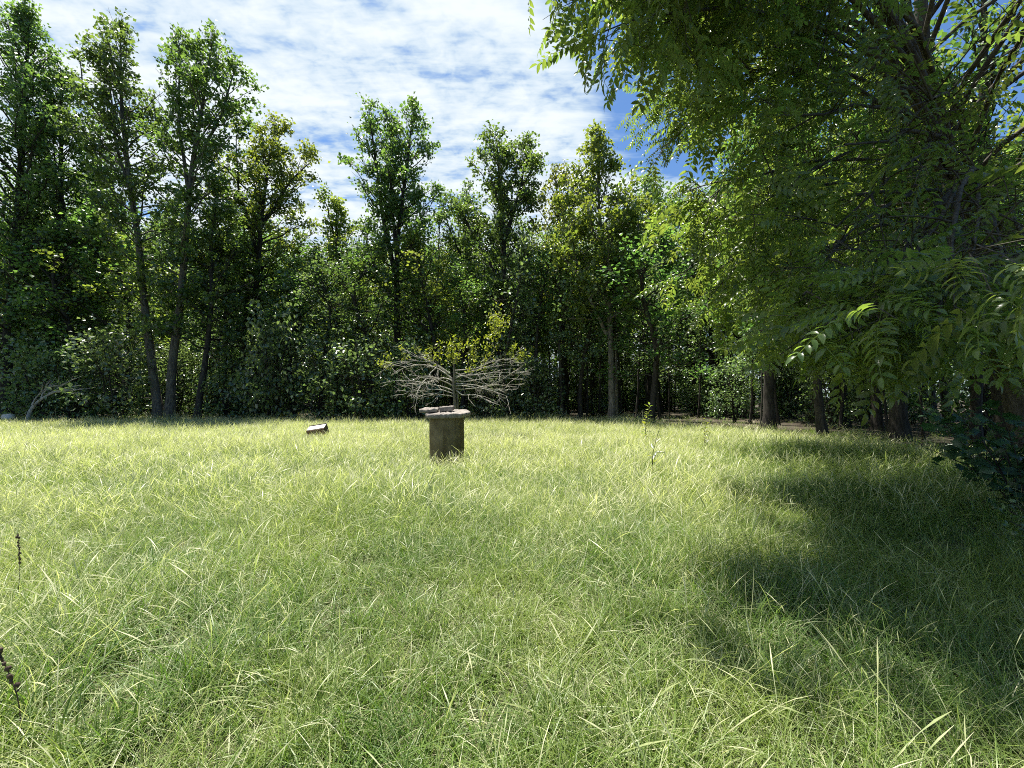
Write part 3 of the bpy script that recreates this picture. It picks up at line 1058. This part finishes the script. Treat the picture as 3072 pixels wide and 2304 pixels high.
M['casing'] = concrete_mat('weathered_concrete', (0.12, 0.095, 0.05), (0.19, 0.155, 0.09), (0.07, 0.052, 0.022))
M['slab'] = concrete_mat('pebbly_concrete', (0.15, 0.133, 0.118), (0.29, 0.262, 0.235), (0.09, 0.078, 0.066), 1.0, 1.0)

WX, WY = -1.58, 10.5
TILT = R(3.5)
RW, HW = 0.415, 1.09
seg = 40
a = np.arange(seg) * 2 * np.pi / seg
prof = [(RW - 0.07, HW - 0.5), (RW - 0.07, HW - 0.008), (RW - 0.06, HW), (RW - 0.008, HW), (RW, HW - 0.01), (RW + 0.002, HW * 0.5), (RW, -0.25)]
V = np.array([[r * math.cos(x), r * math.sin(x), z] for r, z in prof for x in a])
Q = [(i * seg + j, i * seg + (j + 1) % seg, (i + 1) * seg + (j + 1) % seg, (i + 1) * seg + j) for i in range(len(prof) - 1) for j in range(seg)]
well = obj('well_casing', mesh('well_casing', V, Q, None, M['casing'], False), None, (WX, WY, 0))
well.rotation_euler = (TILT, 0, 0)
tag(well, 'round upright concrete well casing standing in the grass of the field', 'well')


def slab_mesh(name, outline, th, seed, mat, rough=0.012, top_noise=0.012):
    """a broken slab: a jagged outline, thick edge with a broken midline, uneven top"""
    rg = np.random.default_rng(seed)
    O = np.array(outline, float)
    # subdivide the outline
    pts = []
    for i in range(len(O)):
        p0, p1 = O[i], O[(i + 1) % len(O)]
        k = max(2, int(np.linalg.norm(p1 - p0) / 0.05))
        for s in range(k):
            pts.append(p0 + (p1 - p0) * s / k + rg.normal(0, rough, 2))
    pts = np.array(pts)
    c = pts.mean(0)
    n = len(pts)
    rings = []
    for sc, z in ((0.96, 0), (0.995, th * .1), (1.0, th * .5), (0.995, th * .9), (0.97, th), (0.7, th), (0.4, th), (0.12, th)):
        ring = c + (pts - c) * sc
        zz = np.full(n, z) + (rg.normal(0, top_noise, n) if z >= th * .88 else rg.normal(0, top_noise * .5, n) if z > 0 else 0)
        rings.append(np.c_[ring, zz])
    Vv = np.concatenate(rings + [np.array([[c[0], c[1], th]]), np.array([[c[0], c[1], 0]])])
    Qs, Ts = [], []
    for i in range(len(rings) - 1):
        for j in range(n):
            Qs.append((i * n + j, i * n + (j + 1) % n, (i + 1) * n + (j + 1) % n, (i + 1) * n + j))
    top, bot = len(rings) * n, len(rings) * n + 1
    for j in range(n):
        Ts.append(((len(rings) - 1) * n + j, (len(rings) - 1) * n + (j + 1) % n, top))
        Ts.append(((j + 1) % n, j, bot))
    return mesh(name, Vv, Qs, Ts, mat, False)


def on_well(x, y, z):
    v = Matrix.Rotation(TILT, 3, 'X') @ Vector((x, y, z))
    return (WX + v.x, WY + v.y, v.z)


lid = obj('concrete_slab', slab_mesh('slab', [(-.46, -.30), (-.36, -.46), (.10, -.50), (.40, -.44), (.58, -.06), (.46, .36), (.10, .5), (-.30, .46), (-.48, .1)], 0.11, 5, M['slab'], 0.005, 0.008), None, on_well(0, 0, HW + 0.004))
lid.rotation_euler = (TILT + R(1.5), R(-1), 0)
tag(lid, 'large irregular concrete slab lying as a lid over the well', 'slab')
piece = obj('concrete_slab', slab_mesh('slab_piece', [(-.34, -.16), (-.16, -.24), (.06, -.22), (.12, -.02), (.04, .18), (-.2, .2), (-.36, .06)], 0.07, 9, M['slab']), None, on_well(-.28, -.06, HW + 0.132))
piece.rotation_euler = (TILT + R(2), R(-4), 0.1)
tag(piece, 'smaller broken flat slab overhanging the left rim of the well lid', 'slab')
chunk = obj('concrete_chunk', slab_mesh('chunk', [(-.17, -.09), (.16, -.10), (.18, .06), (-.15, .10)], 0.10, 13, M['slab'], 0.008, 0.006), None, on_well(0.0, -.05, HW + 0.138))
chunk.rotation_euler = (TILT + R(2), R(-5), R(8))
tag(chunk, 'brick-sized concrete chunk resting on top of the well lid', 'concrete chunk')

# ---------------------------------------------------------------- the half-dead shrub behind the well
SD = 15.0


def zz(zx, zy, off=0.0):
    return at((1100 + zx / 3.318) / 3, (900 + zy / 3.318) / 3, SD + off)


sb_ = zz(880, 1320)
sb_[2] = float(ground_z(sb_[0], sb_[1]))
shr = empty('half_dead_shrub', sb_)
tag(shr, 'wide half-dead shrub with bare grey branches and yellow leaves behind the well', 'shrub')
sr = np.random.default_rng(41)
tk = Tubes()
for pts, r0 in (([(880, 1320), (885, 1060), (878, 900), (862, 760), (870, 600), (885, 440)], 0.075), ([(888, 1200), (915, 1000), (905, 850), (890, 700)], 0.05), ([(878, 1250), (868, 980), (850, 850), (830, 720)], 0.045)):
    Pm = resample([zz(*p_) - sb_ for p_ in pts], 12)
    Pm[2:] += np.cumsum(sr.normal(0, .012, (10, 3)), 0)
    tk.add(Pm, r0 * np.linspace(1, 0.14, 12), 8)
obj('trunk', tk.mesh('trunk', M['bark_pale']), shr)
limbs = [([(865, 930), (700, 880), (560, 890), (400, 905)], -0.3), ([(862, 900), (740, 850), (600, 820), (350, 790), (130, 830)], 0.4),
         ([(855, 800), (760, 690), (640, 600), (480, 590), (230, 620)], -0.5), ([(850, 780), (700, 660), (560, 640), (380, 670), (240, 760)], 0.8),
         ([(830, 730), (640, 600), (480, 570), (380, 490)], 0.2), ([(700, 660), (600, 770), (520, 860), (490, 960)], -0.9),
         ([(860, 960), (740, 930), (620, 930), (500, 970)], -1.0),
         ([(895, 900), (980, 960), (1100, 940), (1165, 970)], -0.8), ([(890, 830), (1000, 830), (1180, 880), (1320, 910), (1490, 900)], -0.2),
         ([(890, 850), (1060, 850), (1230, 890), (1400, 970)], -0.7), ([(885, 800), (1060, 830), (1220, 750), (1400, 780), (1590, 800)], 0.5),
         ([(880, 760), (1050, 700), (1250, 650), (1400, 620), (1500, 650)], 0.2), ([(880, 720), (1040, 780), (1200, 860), (1340, 800), (1480, 700)], 0.9),
         ([(875, 700), (1020, 690), (1200, 620), (1330, 560), (1500, 580)], -0.6),
         ([(880, 780), (960, 720), (1080, 760), (1250, 720), (1550, 720)], -1.0), ([(870, 860), (760, 800), (640, 760), (430, 740)], -1.1),
         ([(870, 820), (800, 760), (690, 780), (420, 850)], 1.2), ([(885, 880), (1010, 900), (1130, 860), (1300, 840), (1420, 860)], 1.2)]
for pts, off in limbs:
    n_ = len(pts)
    Pm = resample([zz(p_[0], p_[1], off * (i / (n_ - 1))) - sb_ for i, p_ in enumerate(pts)], 10)
    Pm[2:] += np.cumsum(sr.normal(0, 0.012, (8, 3)), 0)
    tb_ = Tubes()
    r0 = 0.021
    tb_.add(Pm, r0 * np.linspace(1, 0.25, 10), 6)
    main_d = norm(Pm[-1] - Pm[0])
    for _ in range(10):
        i = sr.integers(2, 9)
        b0 = Pm[i] + (Pm[i + 1] - Pm[i]) * sr.uniform() if i < 9 else Pm[i]
        dv = norm(main_d * 0.9 + sr.normal(0, .5, 3))
        L_ = sr.uniform(.25, .75)
        S_ = np.stack([b0, b0 + dv * L_ * .5 + sr.normal(0, .03, 3), b0 + dv * L_ + sr.normal(0, .04, 3)])
        tb_.add(S_, np.array([.007, .005, .003]), 4)
        for _2 in range(2):
            d2 = norm(dv + sr.normal(0, .6, 3))
            q0 = S_[1] + (S_[2] - S_[1]) * sr.uniform(0, .8)
            tb_.add(np.stack([q0, q0 + d2 * .1, q0 + d2 * sr.uniform(.15, .35)]), np.array([.005, .004, .0025]), 3)
    obj('dead_branch', tb_.mesh('dead_branch', M['deadwood']), shr)
# live shoots and their yellowing leaves
tb_ = Tubes()
LP, LA = [], []
shoots = [((880, 640), (875, 380), 130, 52), ((900, 620), (950, 430), 45, 40), ((860, 640), (800, 470), 45, 34), ((1180, 640), (1290, 420), 40, 40), ((1250, 450), (1310, 100), 150, 60),
          ((1280, 300), (1250, 130), 90, 60), ((1290, 320), (1380, 200), 70, 55), ((1060, 640), (1090, 330), 60, 36), ((1000, 650), (1010, 400), 50, 34), ((1430, 620), (1480, 430), 50, 40), ((1450, 620), (1590, 520), 60, 40),
          ((640, 620), (470, 450), 40, 36), ((600, 620), (620, 470), 36, 36), ((380, 640), (330, 470), 30, 34), ((260, 660), (210, 540), 36, 36), ((230, 680), (130, 620), 45, 44), ((700, 660), (720, 400), 40, 34), ((1180, 600), (1190, 380), 40, 34), ((1130, 700), (1160, 630), 30, 30), ((1000, 720), (1050, 640), 30, 30)]
for (b0, e0, nlv, spd) in shoots:
    off = sr.uniform(-.7, .7)
    p0, p1 = zz(*b0, off) - sb_, zz(*e0, off + sr.uniform(-.3, .3)) - sb_
    Pm = resample([p0, (p0 + p1) / 2 + sr.normal(0, .06, 3), p1], 6)
    tb_.add(Pm, np.linspace(.013, .004, 6), 4)
    tt_ = sr.uniform(0.15, 1.0, nlv)
    c_ = np.stack([np.interp(tt_, np.linspace(0, 1, 6), Pm[:, k]) for k in range(3)], 1)
    LP.append(c_ + sr.normal(0, spd / 3.318 / 3 / FPX * SD * .62, (nlv, 3)))
LP = np.concatenate(LP)
nlv = len(LP)
obj('live_shoots', tb_.mesh('live_shoots', M['bark_pale']), shr)
obj('foliage', leaf_mesh('foliage', LP, sr.normal(0, 1, (nlv, 3)) + np.array([0, 0, .3]), norm(np.array([0, 0, .8]) + sr.normal(0, .6, (nlv, 3))),
                         sr.uniform(.09, .16, nlv), sr.uniform(.05, .08, nlv), sr.uniform(0, 1, nlv), M['dry']), shr)

# ---------------------------------------------------------------- the tilted box in the grass
def plain_mat(name, a, b, scale=8, rough=0.8, stretch=(1, 1, 1)):
    m, t, o = new_mat(name)
    tc_ = t.add('ShaderNodeTexCoord')
    n_ = t.noise(t.mapping(tc_.outputs['Object'], stretch), scale, 5, 0.65)
    p_ = t.add('ShaderNodeBsdfPrincipled')
    t.l.new(t.mix(t.ramp(n_, 0.35, 0.7), (*a, 1), (*b, 1)), p_.inputs['Base Color'])
    p_.inputs['Roughness'].default_value = rough
    t.l.new(p_.outputs[0], o.inputs['Surface'])
    return m


M['boxwood'] = plain_mat('old_brown_wood', (0.10, 0.06, 0.04), (0.22, 0.13, 0.085), 6, .85, (1, 6, 6))
M['boxwhite'] = plain_mat('flaking_white_paint', (0.74, 0.72, 0.68), (0.42, 0.36, 0.30), 7, .8)
M['boxdark'] = plain_mat('dark_brown_wood', (0.03, 0.022, 0.02), (0.07, 0.05, 0.045), 9, .7)  # darker wood for the back board and right end


def box(name, size, mat, parent, loc, bev=0.006):
    sx_, sy_, sz_ = np.array(size) / 2
    bm_v = []
    import bmesh
    bm = bmesh.new()
    bmesh.ops.create_cube(bm, size=1)
    for v in bm.verts:
        v.co = Vector((v.co.x * size[0], v.co.y * size[1], v.co.z * size[2]))
    bmesh.ops.bevel(bm, geom=bm.edges[:], offset=bev, segments=1, affect='EDGES')
    me = bpy.data.meshes.new(name)
    bm.to_mesh(me)
    bm.free()
    me.materials.append(mat)
    return obj(name, me, parent, loc)


BD = 15.3
bx = (319 - 512) / FPX * BD
crate = empty('wooden_box', (bx, BD, 0.25))
crate.rotation_euler = (R(20), R(-9), R(6))
tag(crate, 'old tilted brown wooden box with a white board, half sunk in the grass', 'box')
box('front_board', (0.60, 0.025, 0.30), M['boxwood'], crate, (0, -0.175, 0.09))
box('back_board', (0.60, 0.025, 0.35), M['boxdark'], crate, (0, 0.175, 0.115))
box('end_board', (0.025, 0.32, 0.34), M['boxdark'], crate, (0.3105, 0, 0.11))
box('end_board', (0.025, 0.32, 0.30), M['boxwood'], crate, (-0.3105, 0, 0.09))
box('white_board', (0.592, 0.32, 0.022), M['boxwhite'], crate, (0, 0, 0.252))

# ---------------------------------------------------------------- leaning dead sapling, pale stone at the left of the wood's edge
DD = 24.6
db = at(27, 420, DD)
db[2] = float(ground_z(db[0], db[1]))
dead = empty('dead_sapling', db)
tag(dead, 'bare grey dead sapling leaning right at the left end of the tree line', 'dead tree')


def dz(cx, cy, off=0.0):
    return at(cx / 2.765 / 3, (900 + cy / 2.765) / 3, DD + off) - db


tb_ = Tubes()
tb_.add(resample([np.array([0, 0, -.1]), dz(255, 900), dz(345, 815), dz(420, 775), dz(520, 735), dz(660, 705)], 14), np.linspace(.11, .02, 14), 8)
obj('trunk', tb_.mesh('trunk', M['deadwood']), dead)
for pts in ([(345, 815), (362, 750), (380, 715), (420, 660)], [(270, 870), (280, 835), (330, 775), (400, 720)], [(380, 795), (470, 740), (540, 690), (620, 650)], [(420, 775), (500, 760), (600, 740), (720, 745)], [(360, 770), (430, 700), (470, 690)], [(520, 735), (600, 760), (660, 790)]):
    b_ = Tubes()
    Pm = resample([dz(*p_, sr.uniform(-.3, .3)) for p_ in pts], 8)
    b_.add(Pm, np.linspace(.05, .012, 8), 5)
    for _ in range(5):
        i = sr.integers(2, 7)
        d2 = norm((Pm[-1] - Pm[0]) + sr.normal(0, .5, 3))
        b_.add(np.stack([Pm[i], Pm[i] + d2 * .3, Pm[i] + d2 * sr.uniform(.5, .9)]), np.array([.02, .014, .008]), 4)
    obj('dead_branch', b_.mesh('dead_branch', M['deadwood']), dead)

M['stone'] = concrete_mat('pale_stone', (0.5, 0.48, 0.44), (0.62, 0.6, 0.56), (0.4, 0.37, 0.32))
sp_ = at(9, 415, 24.2)
st = obj('pale_stone', blob('pale_stone', 0.30, 8, M['stone'], (1, .8, .75), .12), None, (sp_[0], sp_[1], 0.40))
tag(st, 'small pale stone at the far left edge of the field', 'stone')

# ---------------------------------------------------------------- saplings and weeds standing in the grass
def weed(name, px, py, d, h, label, mat, leaf=(0.12, 0.05), n=40, cat='plant', top=True, lean=0.1):
    rg = np.random.default_rng(int(px * 7 + py))
    X = (px - 512) / FPX * d
    e = empty(name, (X, d, float(ground_z(X, d))))
    tag(e, label, cat)
    tb = Tubes()
    Pm = resample([(0, 0, -.03), (rg.normal(0, .03), rg.normal(0, .03), h * .5), (lean * h, rg.normal(0, .05), h)], 8)
    tb.add(Pm, np.linspace(.009, .003, 8), 5)
    obj('stem', tb.mesh('stem', M['bark']), e)
    for k in range(n):
        s = 0.25 + 0.75 * k / n
        p0 = np.array([np.interp(s, np.linspace(0, 1, 8), Pm[:, i]) for i in range(3)])
        a_ = k * 2.4 + rg.uniform(-.3, .3)
        el = R(rg.uniform(0, 45))
        ax = np.array([[math.cos(a_) * math.cos(el), math.sin(a_) * math.cos(el), math.sin(el)]])
        L_ = leaf[0] * rg.uniform(.7, 1.2) * (1.1 - .4 * s)
        o_ = obj('leaf', leaf_mesh('leaf', p0[None] + ax * .01, ax, norm(np.array([[rg.normal(0, .3), rg.normal(0, .3), 1.]])), L_, L_ * leaf[1] / leaf[0], np.array([rg.uniform()]), mat), e)
    return e


weed('young_sapling', 645, 437, 13.5, 1.4, 'knee-high yellow-tipped sapling in the grass before the grey trunk', M['dry'], (0.2, 0.1), 34, 'sapling')
weed('young_sapling', 704, 445, 12.5, 0.95, 'tiny pale sapling at the shaded right edge of the field', M['gum_light'], (0.17, 0.09), 18, 'sapling')
weed('broad_leaved_weed', 653, 476, 7.5, 0.95, 'broad-leaved weed standing in the sunlit grass right of centre', M['gum_light'], (0.22, 0.075), 12, 'weed')
weed('young_sapling', 366, 415, 24.5, 1.5, 'thin upright sapling at the tree line between box and well', M['gum_light'], (0.25, 0.12), 26, 'sapling')

M['dock'] = plain_mat('dark_seed_head', (0.05, 0.032, 0.022), (0.11, 0.07, 0.046), 30, .9)


def dock(px, py, d, h, lean, label):
    rg = np.random.default_rng(int(px * 3))
    X = (px - 512) / FPX * d
    e = empty('seed_stalk', (X, d, float(ground_z(X, d))))
    tag(e, label, 'dry stalk')
    Pm = resample([(0, 0, -.02), (lean * .3, 0.02, h * .5), (lean, 0, h)], 10)
    tb = Tubes()
    tb.add(Pm, np.linspace(.0032, .0015, 10), 5)
    obj('stem', tb.mesh('stem', M['dock']), e)
    for k in range(16):
        s = 0.6 + .4 * k / 16
        p0 = np.array([np.interp(s, np.linspace(0, 1, 10), Pm[:, i]) for i in range(3)])
        obj('seed_cluster', blob('seed_cluster', rg.uniform(.004, .009), k, M['dock'], (1, 1, 1.3), .35, 7, 5), e, p0 + rg.normal(0, .004, 3))
    return e


dock(34, 750, 1.9, 0.47, -0.12, 'dark brown seed stalk leaning left in the near grass')
dock(24, 600, 3.3, 0.55, -0.01, 'upright dark seed stalk farther out near the left edge')

# ---------------------------------------------------------------- shaded bushes under the walnut on the right
def near_bush(name, loc, h, wdt, nleaf, leaf, label, mat, seed):
    rg = np.random.default_rng(seed)
    e = empty(name, loc)
    tag(e, label, 'bush')
    ends = []
    for k in range(14):
        a_ = k * 2.4
        tipv = np.array([math.cos(a_) * wdt * rg.uniform(.4, 1.0), math.sin(a_) * wdt * rg.uniform(.4, 1.0), h * rg.uniform(.45, 1.0)])
        Pm = resample([(0, 0, -.03), tipv * np.array([.35, .35, .65]), tipv], 7)
        tb = Tubes()
        tb.add(Pm, np.linspace(.012, .004, 7), 5)
        obj('branch', tb.mesh('branch', M['bark']), e)
        ends.append(Pm)
    # seven-point lobed leaf, slightly folded
    lob = np.array([(0, 0), (.18, .3), (.12, .52), (.42, .36), (.55, .55), (.66, .26), (1, 0), (.66, -.26), (.55, -.55), (.42, -.36), (.12, -.52), (.18, -.3)])
    shapes = []
    for v in range(5):
        L_ = leaf * (0.8 + .1 * v)
        V_ = [(x_ * L_, y_ * L_ * .95, -abs(y_) * L_ * .18 - x_ * x_ * L_ * .2) for x_, y_ in lob] + [(.4 * L_, 0, .01 - .03 * L_)]
        T_ = [(i, (i + 1) % 12, 12) for i in range(12)]
        shapes.append(mesh('leaf', np.array(V_), None, T_, mat, False, np.full(13, v / 5)))
    for k in range(nleaf):
        Pm = ends[k % 14]
        s = rg.uniform(.25, 1)
        p0 = np.array([np.interp(s, np.linspace(0, 1, 7), Pm[:, i]) for i in range(3)]) + rg.normal(0, .09, 3)
        p0[2] = max(p0[2], 0.06)
        o_ = obj('leaf', shapes[k % 5], e, p0)
        o_.rotation_euler = (rg.normal(0, .4), rg.normal(.35, .35), rg.uniform(0, 6.28))
    return e


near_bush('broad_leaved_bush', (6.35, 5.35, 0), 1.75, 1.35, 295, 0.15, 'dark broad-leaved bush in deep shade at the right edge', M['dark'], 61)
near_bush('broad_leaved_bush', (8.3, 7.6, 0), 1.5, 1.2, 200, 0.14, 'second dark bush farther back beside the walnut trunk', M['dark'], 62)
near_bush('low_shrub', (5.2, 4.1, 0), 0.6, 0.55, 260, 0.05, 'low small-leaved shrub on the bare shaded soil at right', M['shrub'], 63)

# ---------------------------------------------------------------- grass
def grass_mat():
    m, t, o = new_mat('grass_blade')
    at_ = t.add('ShaderNodeAttribute', attribute_name='tint')
    oi = t.add('ShaderNodeObjectInfo')
    ge = t.add('ShaderNodeNewGeometry')
    pos = ge.outputs['Position']
    flat = t.mapping(pos, (1, 1, 0))
    n1 = t.noise(flat, 0.55, 3, 0.6)
    n2 = t.noise(flat, 0.16, 2, 0.5)
    sp_ = t.add('ShaderNodeSeparateXYZ')
    t.l.new(pos, sp_.inputs[0])
    far = t.ramp(sp_.outputs['Y'], 7.0, 24.0)
    # tint 0..0.5 = living blade, 0.5..1 = dry stalk
    green = t.mix(t.ramp(n1, 0.38, 0.62), (0.082, 0.143, 0.024, 1), (0.19, 0.236, 0.052, 1))
    green = t.mix(t.math('MULTIPLY', oi.outputs['Random'], 0.5), green, (0.11, 0.20, 0.05, 1))
    straw = t.mix(oi.outputs['Random'], (0.34, 0.36, 0.18, 1), (0.56, 0.54, 0.34, 1))
    dryness = t.math('ADD', t.math('MULTIPLY', far, 0.17), t.math('MULTIPLY', t.math('SUBTRACT', n2, 0.55), 0.75))
    lush = t.ramp(t.math('SUBTRACT', sp_.outputs['X'], t.math('MULTIPLY', sp_.outputs['Y'], 0.22)), 0.6, 4.2)
    dryness = t.math('ADD', dryness, 0.05)
    dryness = t.math('SUBTRACT', dryness, t.math('MULTIPLY', lush, 0.24))
    dr = t.ramp(t.math('ADD', at_.outputs['Fac'], dryness), 0.34, 0.74)
    c_ = t.mix(dr, green, straw)
    p_ = t.add('ShaderNodeBsdfPrincipled')
    t.l.new(c_, p_.inputs['Base Color'])
    p_.inputs['Roughness'].default_value = 0.45
    p_.inputs['Specular IOR Level'].default_value = 0.45
    tr = t.add('ShaderNodeBsdfTranslucent')
    t.l.new(t.mix(1.0, c_, (1.6, 1.8, 0.9, 1), 'MULTIPLY'), tr.inputs['Color'])
    mx = t.add('ShaderNodeMixShader')
    mx.inputs[0].default_value = 0.33
    t.l.new(p_.outputs[0], mx.inputs[1])
    t.l.new(tr.outputs[0], mx.inputs[2])
    t.l.new(mx.outputs[0], o.inputs['Surface'])
    return m


M['grass'] = grass_mat()


def blades(rg, n, r, h0, h1, wid, lean0, lean1, tint0, tint1, N=5, head=0.0, wind=(0, 0), upright=0.0):
    """n ribbons: base in a disc, arching over; head > 0 gives the last part a feathery seed head"""
    a_ = rg.uniform(0, 2 * np.pi, n)
    rr = r * np.sqrt(rg.uniform(0, 1, n))
    base = np.stack([rr * np.cos(a_), rr * np.sin(a_), np.full(n, -0.03)], 1)
    b_ = rg.uniform(0, 2 * np.pi, n)
    ld_ = np.stack([np.cos(b_) + wind[0], np.sin(b_) + wind[1], np.zeros(n)], 1)
    ld_ = norm(ld_)
    h = rg.uniform(h0, h1, n)
    le = rg.uniform(lean0, lean1, n)
    s = np.linspace(0, 1, N)
    th = (0.12 + le[:, None] * 1.5 * s[None, :])                     # angle from upright along the blade
    st = h[:, None] / (N - 1)
    hx = np.cumsum(np.sin(th) * st, 1) - np.sin(th[:, :1]) * st
    hz = np.cumsum(np.cos(th) * st, 1) - np.cos(th[:, :1]) * st
    C = base[:, None, :] + ld_[:, None, :] * hx[:, :, None]
    C[:, :, 2] += hz
    ph = b_ + np.pi / 2 + rg.normal(0, .5, n)
    sd = np.stack([np.cos(ph), np.sin(ph), np.zeros(n)], 1)
    prof_ = (1 - s ** 1.6) * 0.95 + 0.05
    if head:
        prof_ = np.where(s > 1 - head, 1.9 * (1 - ((s - (1 - head * .5)) / (head * .55)) ** 2).clip(0.1, 1), 0.62)
    wv = wid * rg.uniform(.7, 1.3, n)
    Wv = wv[:, None] * prof_[None, :] * .5
    V_ = np.stack([C - sd[:, None, :] * Wv[:, :, None], C + sd[:, None, :] * Wv[:, :, None]], 2)
    idx = np.arange(n * N * 2).reshape(n, N, 2)
    Q_ = np.stack([idx[:, :-1, 0], idx[:, :-1, 1], idx[:, 1:, 1], idx[:, 1:, 0]], -1).reshape(-1, 4)
    tint = np.repeat(rg.uniform(tint0, tint1, n)[:, None], N * 2, 1).reshape(n, N, 2)
    if head:
        tint = np.clip(tint + np.where(s > 1 - head, .15, 0)[None, :, None], 0, 1)
    return V_.reshape(-1, 3), Q_, tint.ravel()


def clump(name, parts):
    Vs, Qs, Ts, k = [], [], [], 0
    for V_, Q_, T_ in parts:
        Vs.append(V_)
        Qs.append(Q_ + k)
        Ts.append(T_)
        k += len(V_)
    return obj(name, mesh(name, np.concatenate(Vs), np.concatenate(Qs), None, M['grass'], False, np.concatenate(Ts)), link=False)


src = []
for i in range(5):                     # 0-4 near leafy tufts
    rg = np.random.default_rng(700 + i)
    src.append(clump('grass_%02d' % len(src), [blades(rg, 38, .16, .16, .40, .0066, .35, 1.6, 0.0, .42), blades(rg, 22, .16, .12, .40, .0046, .3, 1.8, .42, .85),
                                               blades(rg, 8, .14, .28, .46, .005, .5, 1.6, .1, .5, 7), blades(rg, 16, .2, .14, .34, .004, 1.1, 2.2, .55, .95, 4)]))
for i in range(3):                     # 5-7 near stalks with seed heads, arching
    rg = np.random.default_rng(720 + i)
    src.append(clump('grass_%02d' % len(src), [blades(rg, 6, .2, .34, .64, .0030, .3, 1.3, .42, .8, 9, .22), blades(rg, 5, .2, .3, .55, .0030, .2, 1.5, .42, .75, 8), blades(rg, 2, .16, .35, .55, .0030, .02, .3, .3, .5, 6)]))
for i in range(4):                     # 8-11 middle distance tufts
    rg = np.random.default_rng(740 + i)
    src.append(clump('grass_%02d' % len(src), [blades(rg, 60, .22, .12, .34, .0066, .3, 1.5, 0.0, .40, 4), blades(rg, 20, .22, .14, .38, .0052, .3, 1.6, .42, .8, 4),
                                               blades(rg, 8, .2, .36, .58, .0045, .25, 1.0, .5, .9, 6, .3)]))
for i in range(4):                     # 12-15 far tufts
    rg = np.random.default_rng(760 + i)
    src.append(clump('grass_%02d' % len(src), [blades(rg, 70, .34, .14, .32, .0095, .3, 1.4, 0.0, .42, 3), blades(rg, 26, .34, .16, .36, .008, .3, 1.4, .42, .82, 3),
                                               blades(rg, 10, .3, .34, .56, .0065, .2, .8, .5, 1.0, 5, .3)]))
for i in range(2):                     # 16-17 short shade grass
    rg = np.random.default_rng(780 + i)
    src.append(clump('grass_%02d' % len(src), [blades(rg, 60, .22, .12, .34, .007, .4, 1.3, 0.0, .26, 4)]))


def wedge(y0, y1, dens, rg):
    A = 1.32 * (y1 * y1 - y0 * y0) + 3.0 * (y1 - y0)
    n = int(A * dens)
    y = np.sqrt(rg.uniform(y0 * y0, y1 * y1, n))
    x = rg.uniform(-1, 1, n) * (1.32 * y + 1.5)
    return x, y


gr = np.random.default_rng(31)
PX, PY, IX, SC = [], [], [], []


def strew(y0, y1, dens, choices, s0, s1, edge=0.4):
    x, y = wedge(y0, y1, dens, gr)
    wdp = wood_depth(x, y) + gr.normal(0, .5, len(x))
    barep = np.exp(-(((x - 5.6) / 1.3) ** 2 + ((y - 4.6) / 1.1) ** 2))
    keep = (wdp < edge) & (np.hypot(x - WX, y - WY) > RW + .05) & (gr.uniform(0, 1, len(x)) > barep * 0.9)
    keep &= ~((np.abs(x - bx) < .38) & (np.abs(y - BD) < .26))
    x, y = x[keep], y[keep]
    PX.append(x)
    PY.append(y)
    IX.append(gr.choice(choices, len(x)))
    SC.append(gr.uniform(s0, s1, len(x)))


strew(0.5, 7.5, 60, [0, 1, 2, 3, 4], .75, 1.25)
strew(1.2, 7.0, 26, [5, 6, 7], .7, 1.15)
strew(5.0, 16, 30, [8, 9, 10, 11], .75, 1.2)
strew(7.0, 13, 7, [5, 6, 7], .7, 1.1)
strew(11, 27.5, 17, [12, 13, 14, 15], .7, 1.15, 1.0)
# rank taller growth along the foot of the wood
x, y = wedge(18, 27, 5, gr)
wdp = wood_depth(x, y)
keep = (wdp > -0.9) & (wdp < 1.2) & (gr.uniform(0, 1, len(x)) < 0.45 + 0.5 * np.sin(x * 0.9) * np.sin(x * 0.37 + 1))
PX.append(x[keep])
PY.append(y[keep])
IX.append(gr.choice([12, 13, 14, 15, 8, 9], keep.sum()))
SC.append(gr.uniform(1.2, 1.9, keep.sum()))
# thin grass and weeds running a little way into the wood
x, y = wedge(6, 34, 6, gr)
wdp = wood_depth(x, y)
keep = (wdp > 0) & (gr.uniform(0, 1, len(x)) < np.exp(-wdp / 2.5)) & (np.hypot(x - WX, y - WY) > RW + .05)
PX.append(x[keep])
PY.append(y[keep])
IX.append(gr.choice([16, 17, 12, 13], keep.sum()))
SC.append(gr.uniform(.7, 1.2, keep.sum()))
PX, PY, IX, SC = map(np.concatenate, (PX, PY, IX, SC))
# clumpiness: taller and shorter patches
hgt = 1 + 0.22 * np.sin(PX * 1.3 + 0.7 * PY) * np.sin(PY * 1.1 - .4 * PX + 1)
SC = SC * hgt * (1 - 0.5 * np.exp(-((PX - bx) / .6) ** 2 - ((PY - BD + 0.7) / .8) ** 2)) * (1 - 0.45 * np.exp(-(np.hypot(PX - WX, PY - WY + 0.6) / 1.0) ** 2))
POS = np.stack([PX, PY, ground_z(PX, PY)], 1)
# patches lie over in one direction, as wind and rain leave them
fl = 2.2 * np.sin(0.8 * PX + 0.5 * PY) + 1.7 * np.sin(0.6 * PY - 0.9 * PX + 2)
am = 0.12 + 0.30 * np.clip(np.sin(1.1 * PX + 2.1) * np.sin(0.9 * PY + .4 * PX), 0, 1)
ROT = np.stack([am * np.cos(fl) + gr.normal(0, .16, len(PX)), am * np.sin(fl) + gr.normal(0, .16, len(PX)), gr.uniform(0, 6.283, len(PX))], 1)
grass = scatter('meadow_grass', POS, ROT, SC, IX, src)
tag(grass, 'tall unmown meadow grass, green and straw coloured, covering the field', 'grass', None, 'stuff')
print('grass clumps', len(PX), 'objects', len(COL.objects))
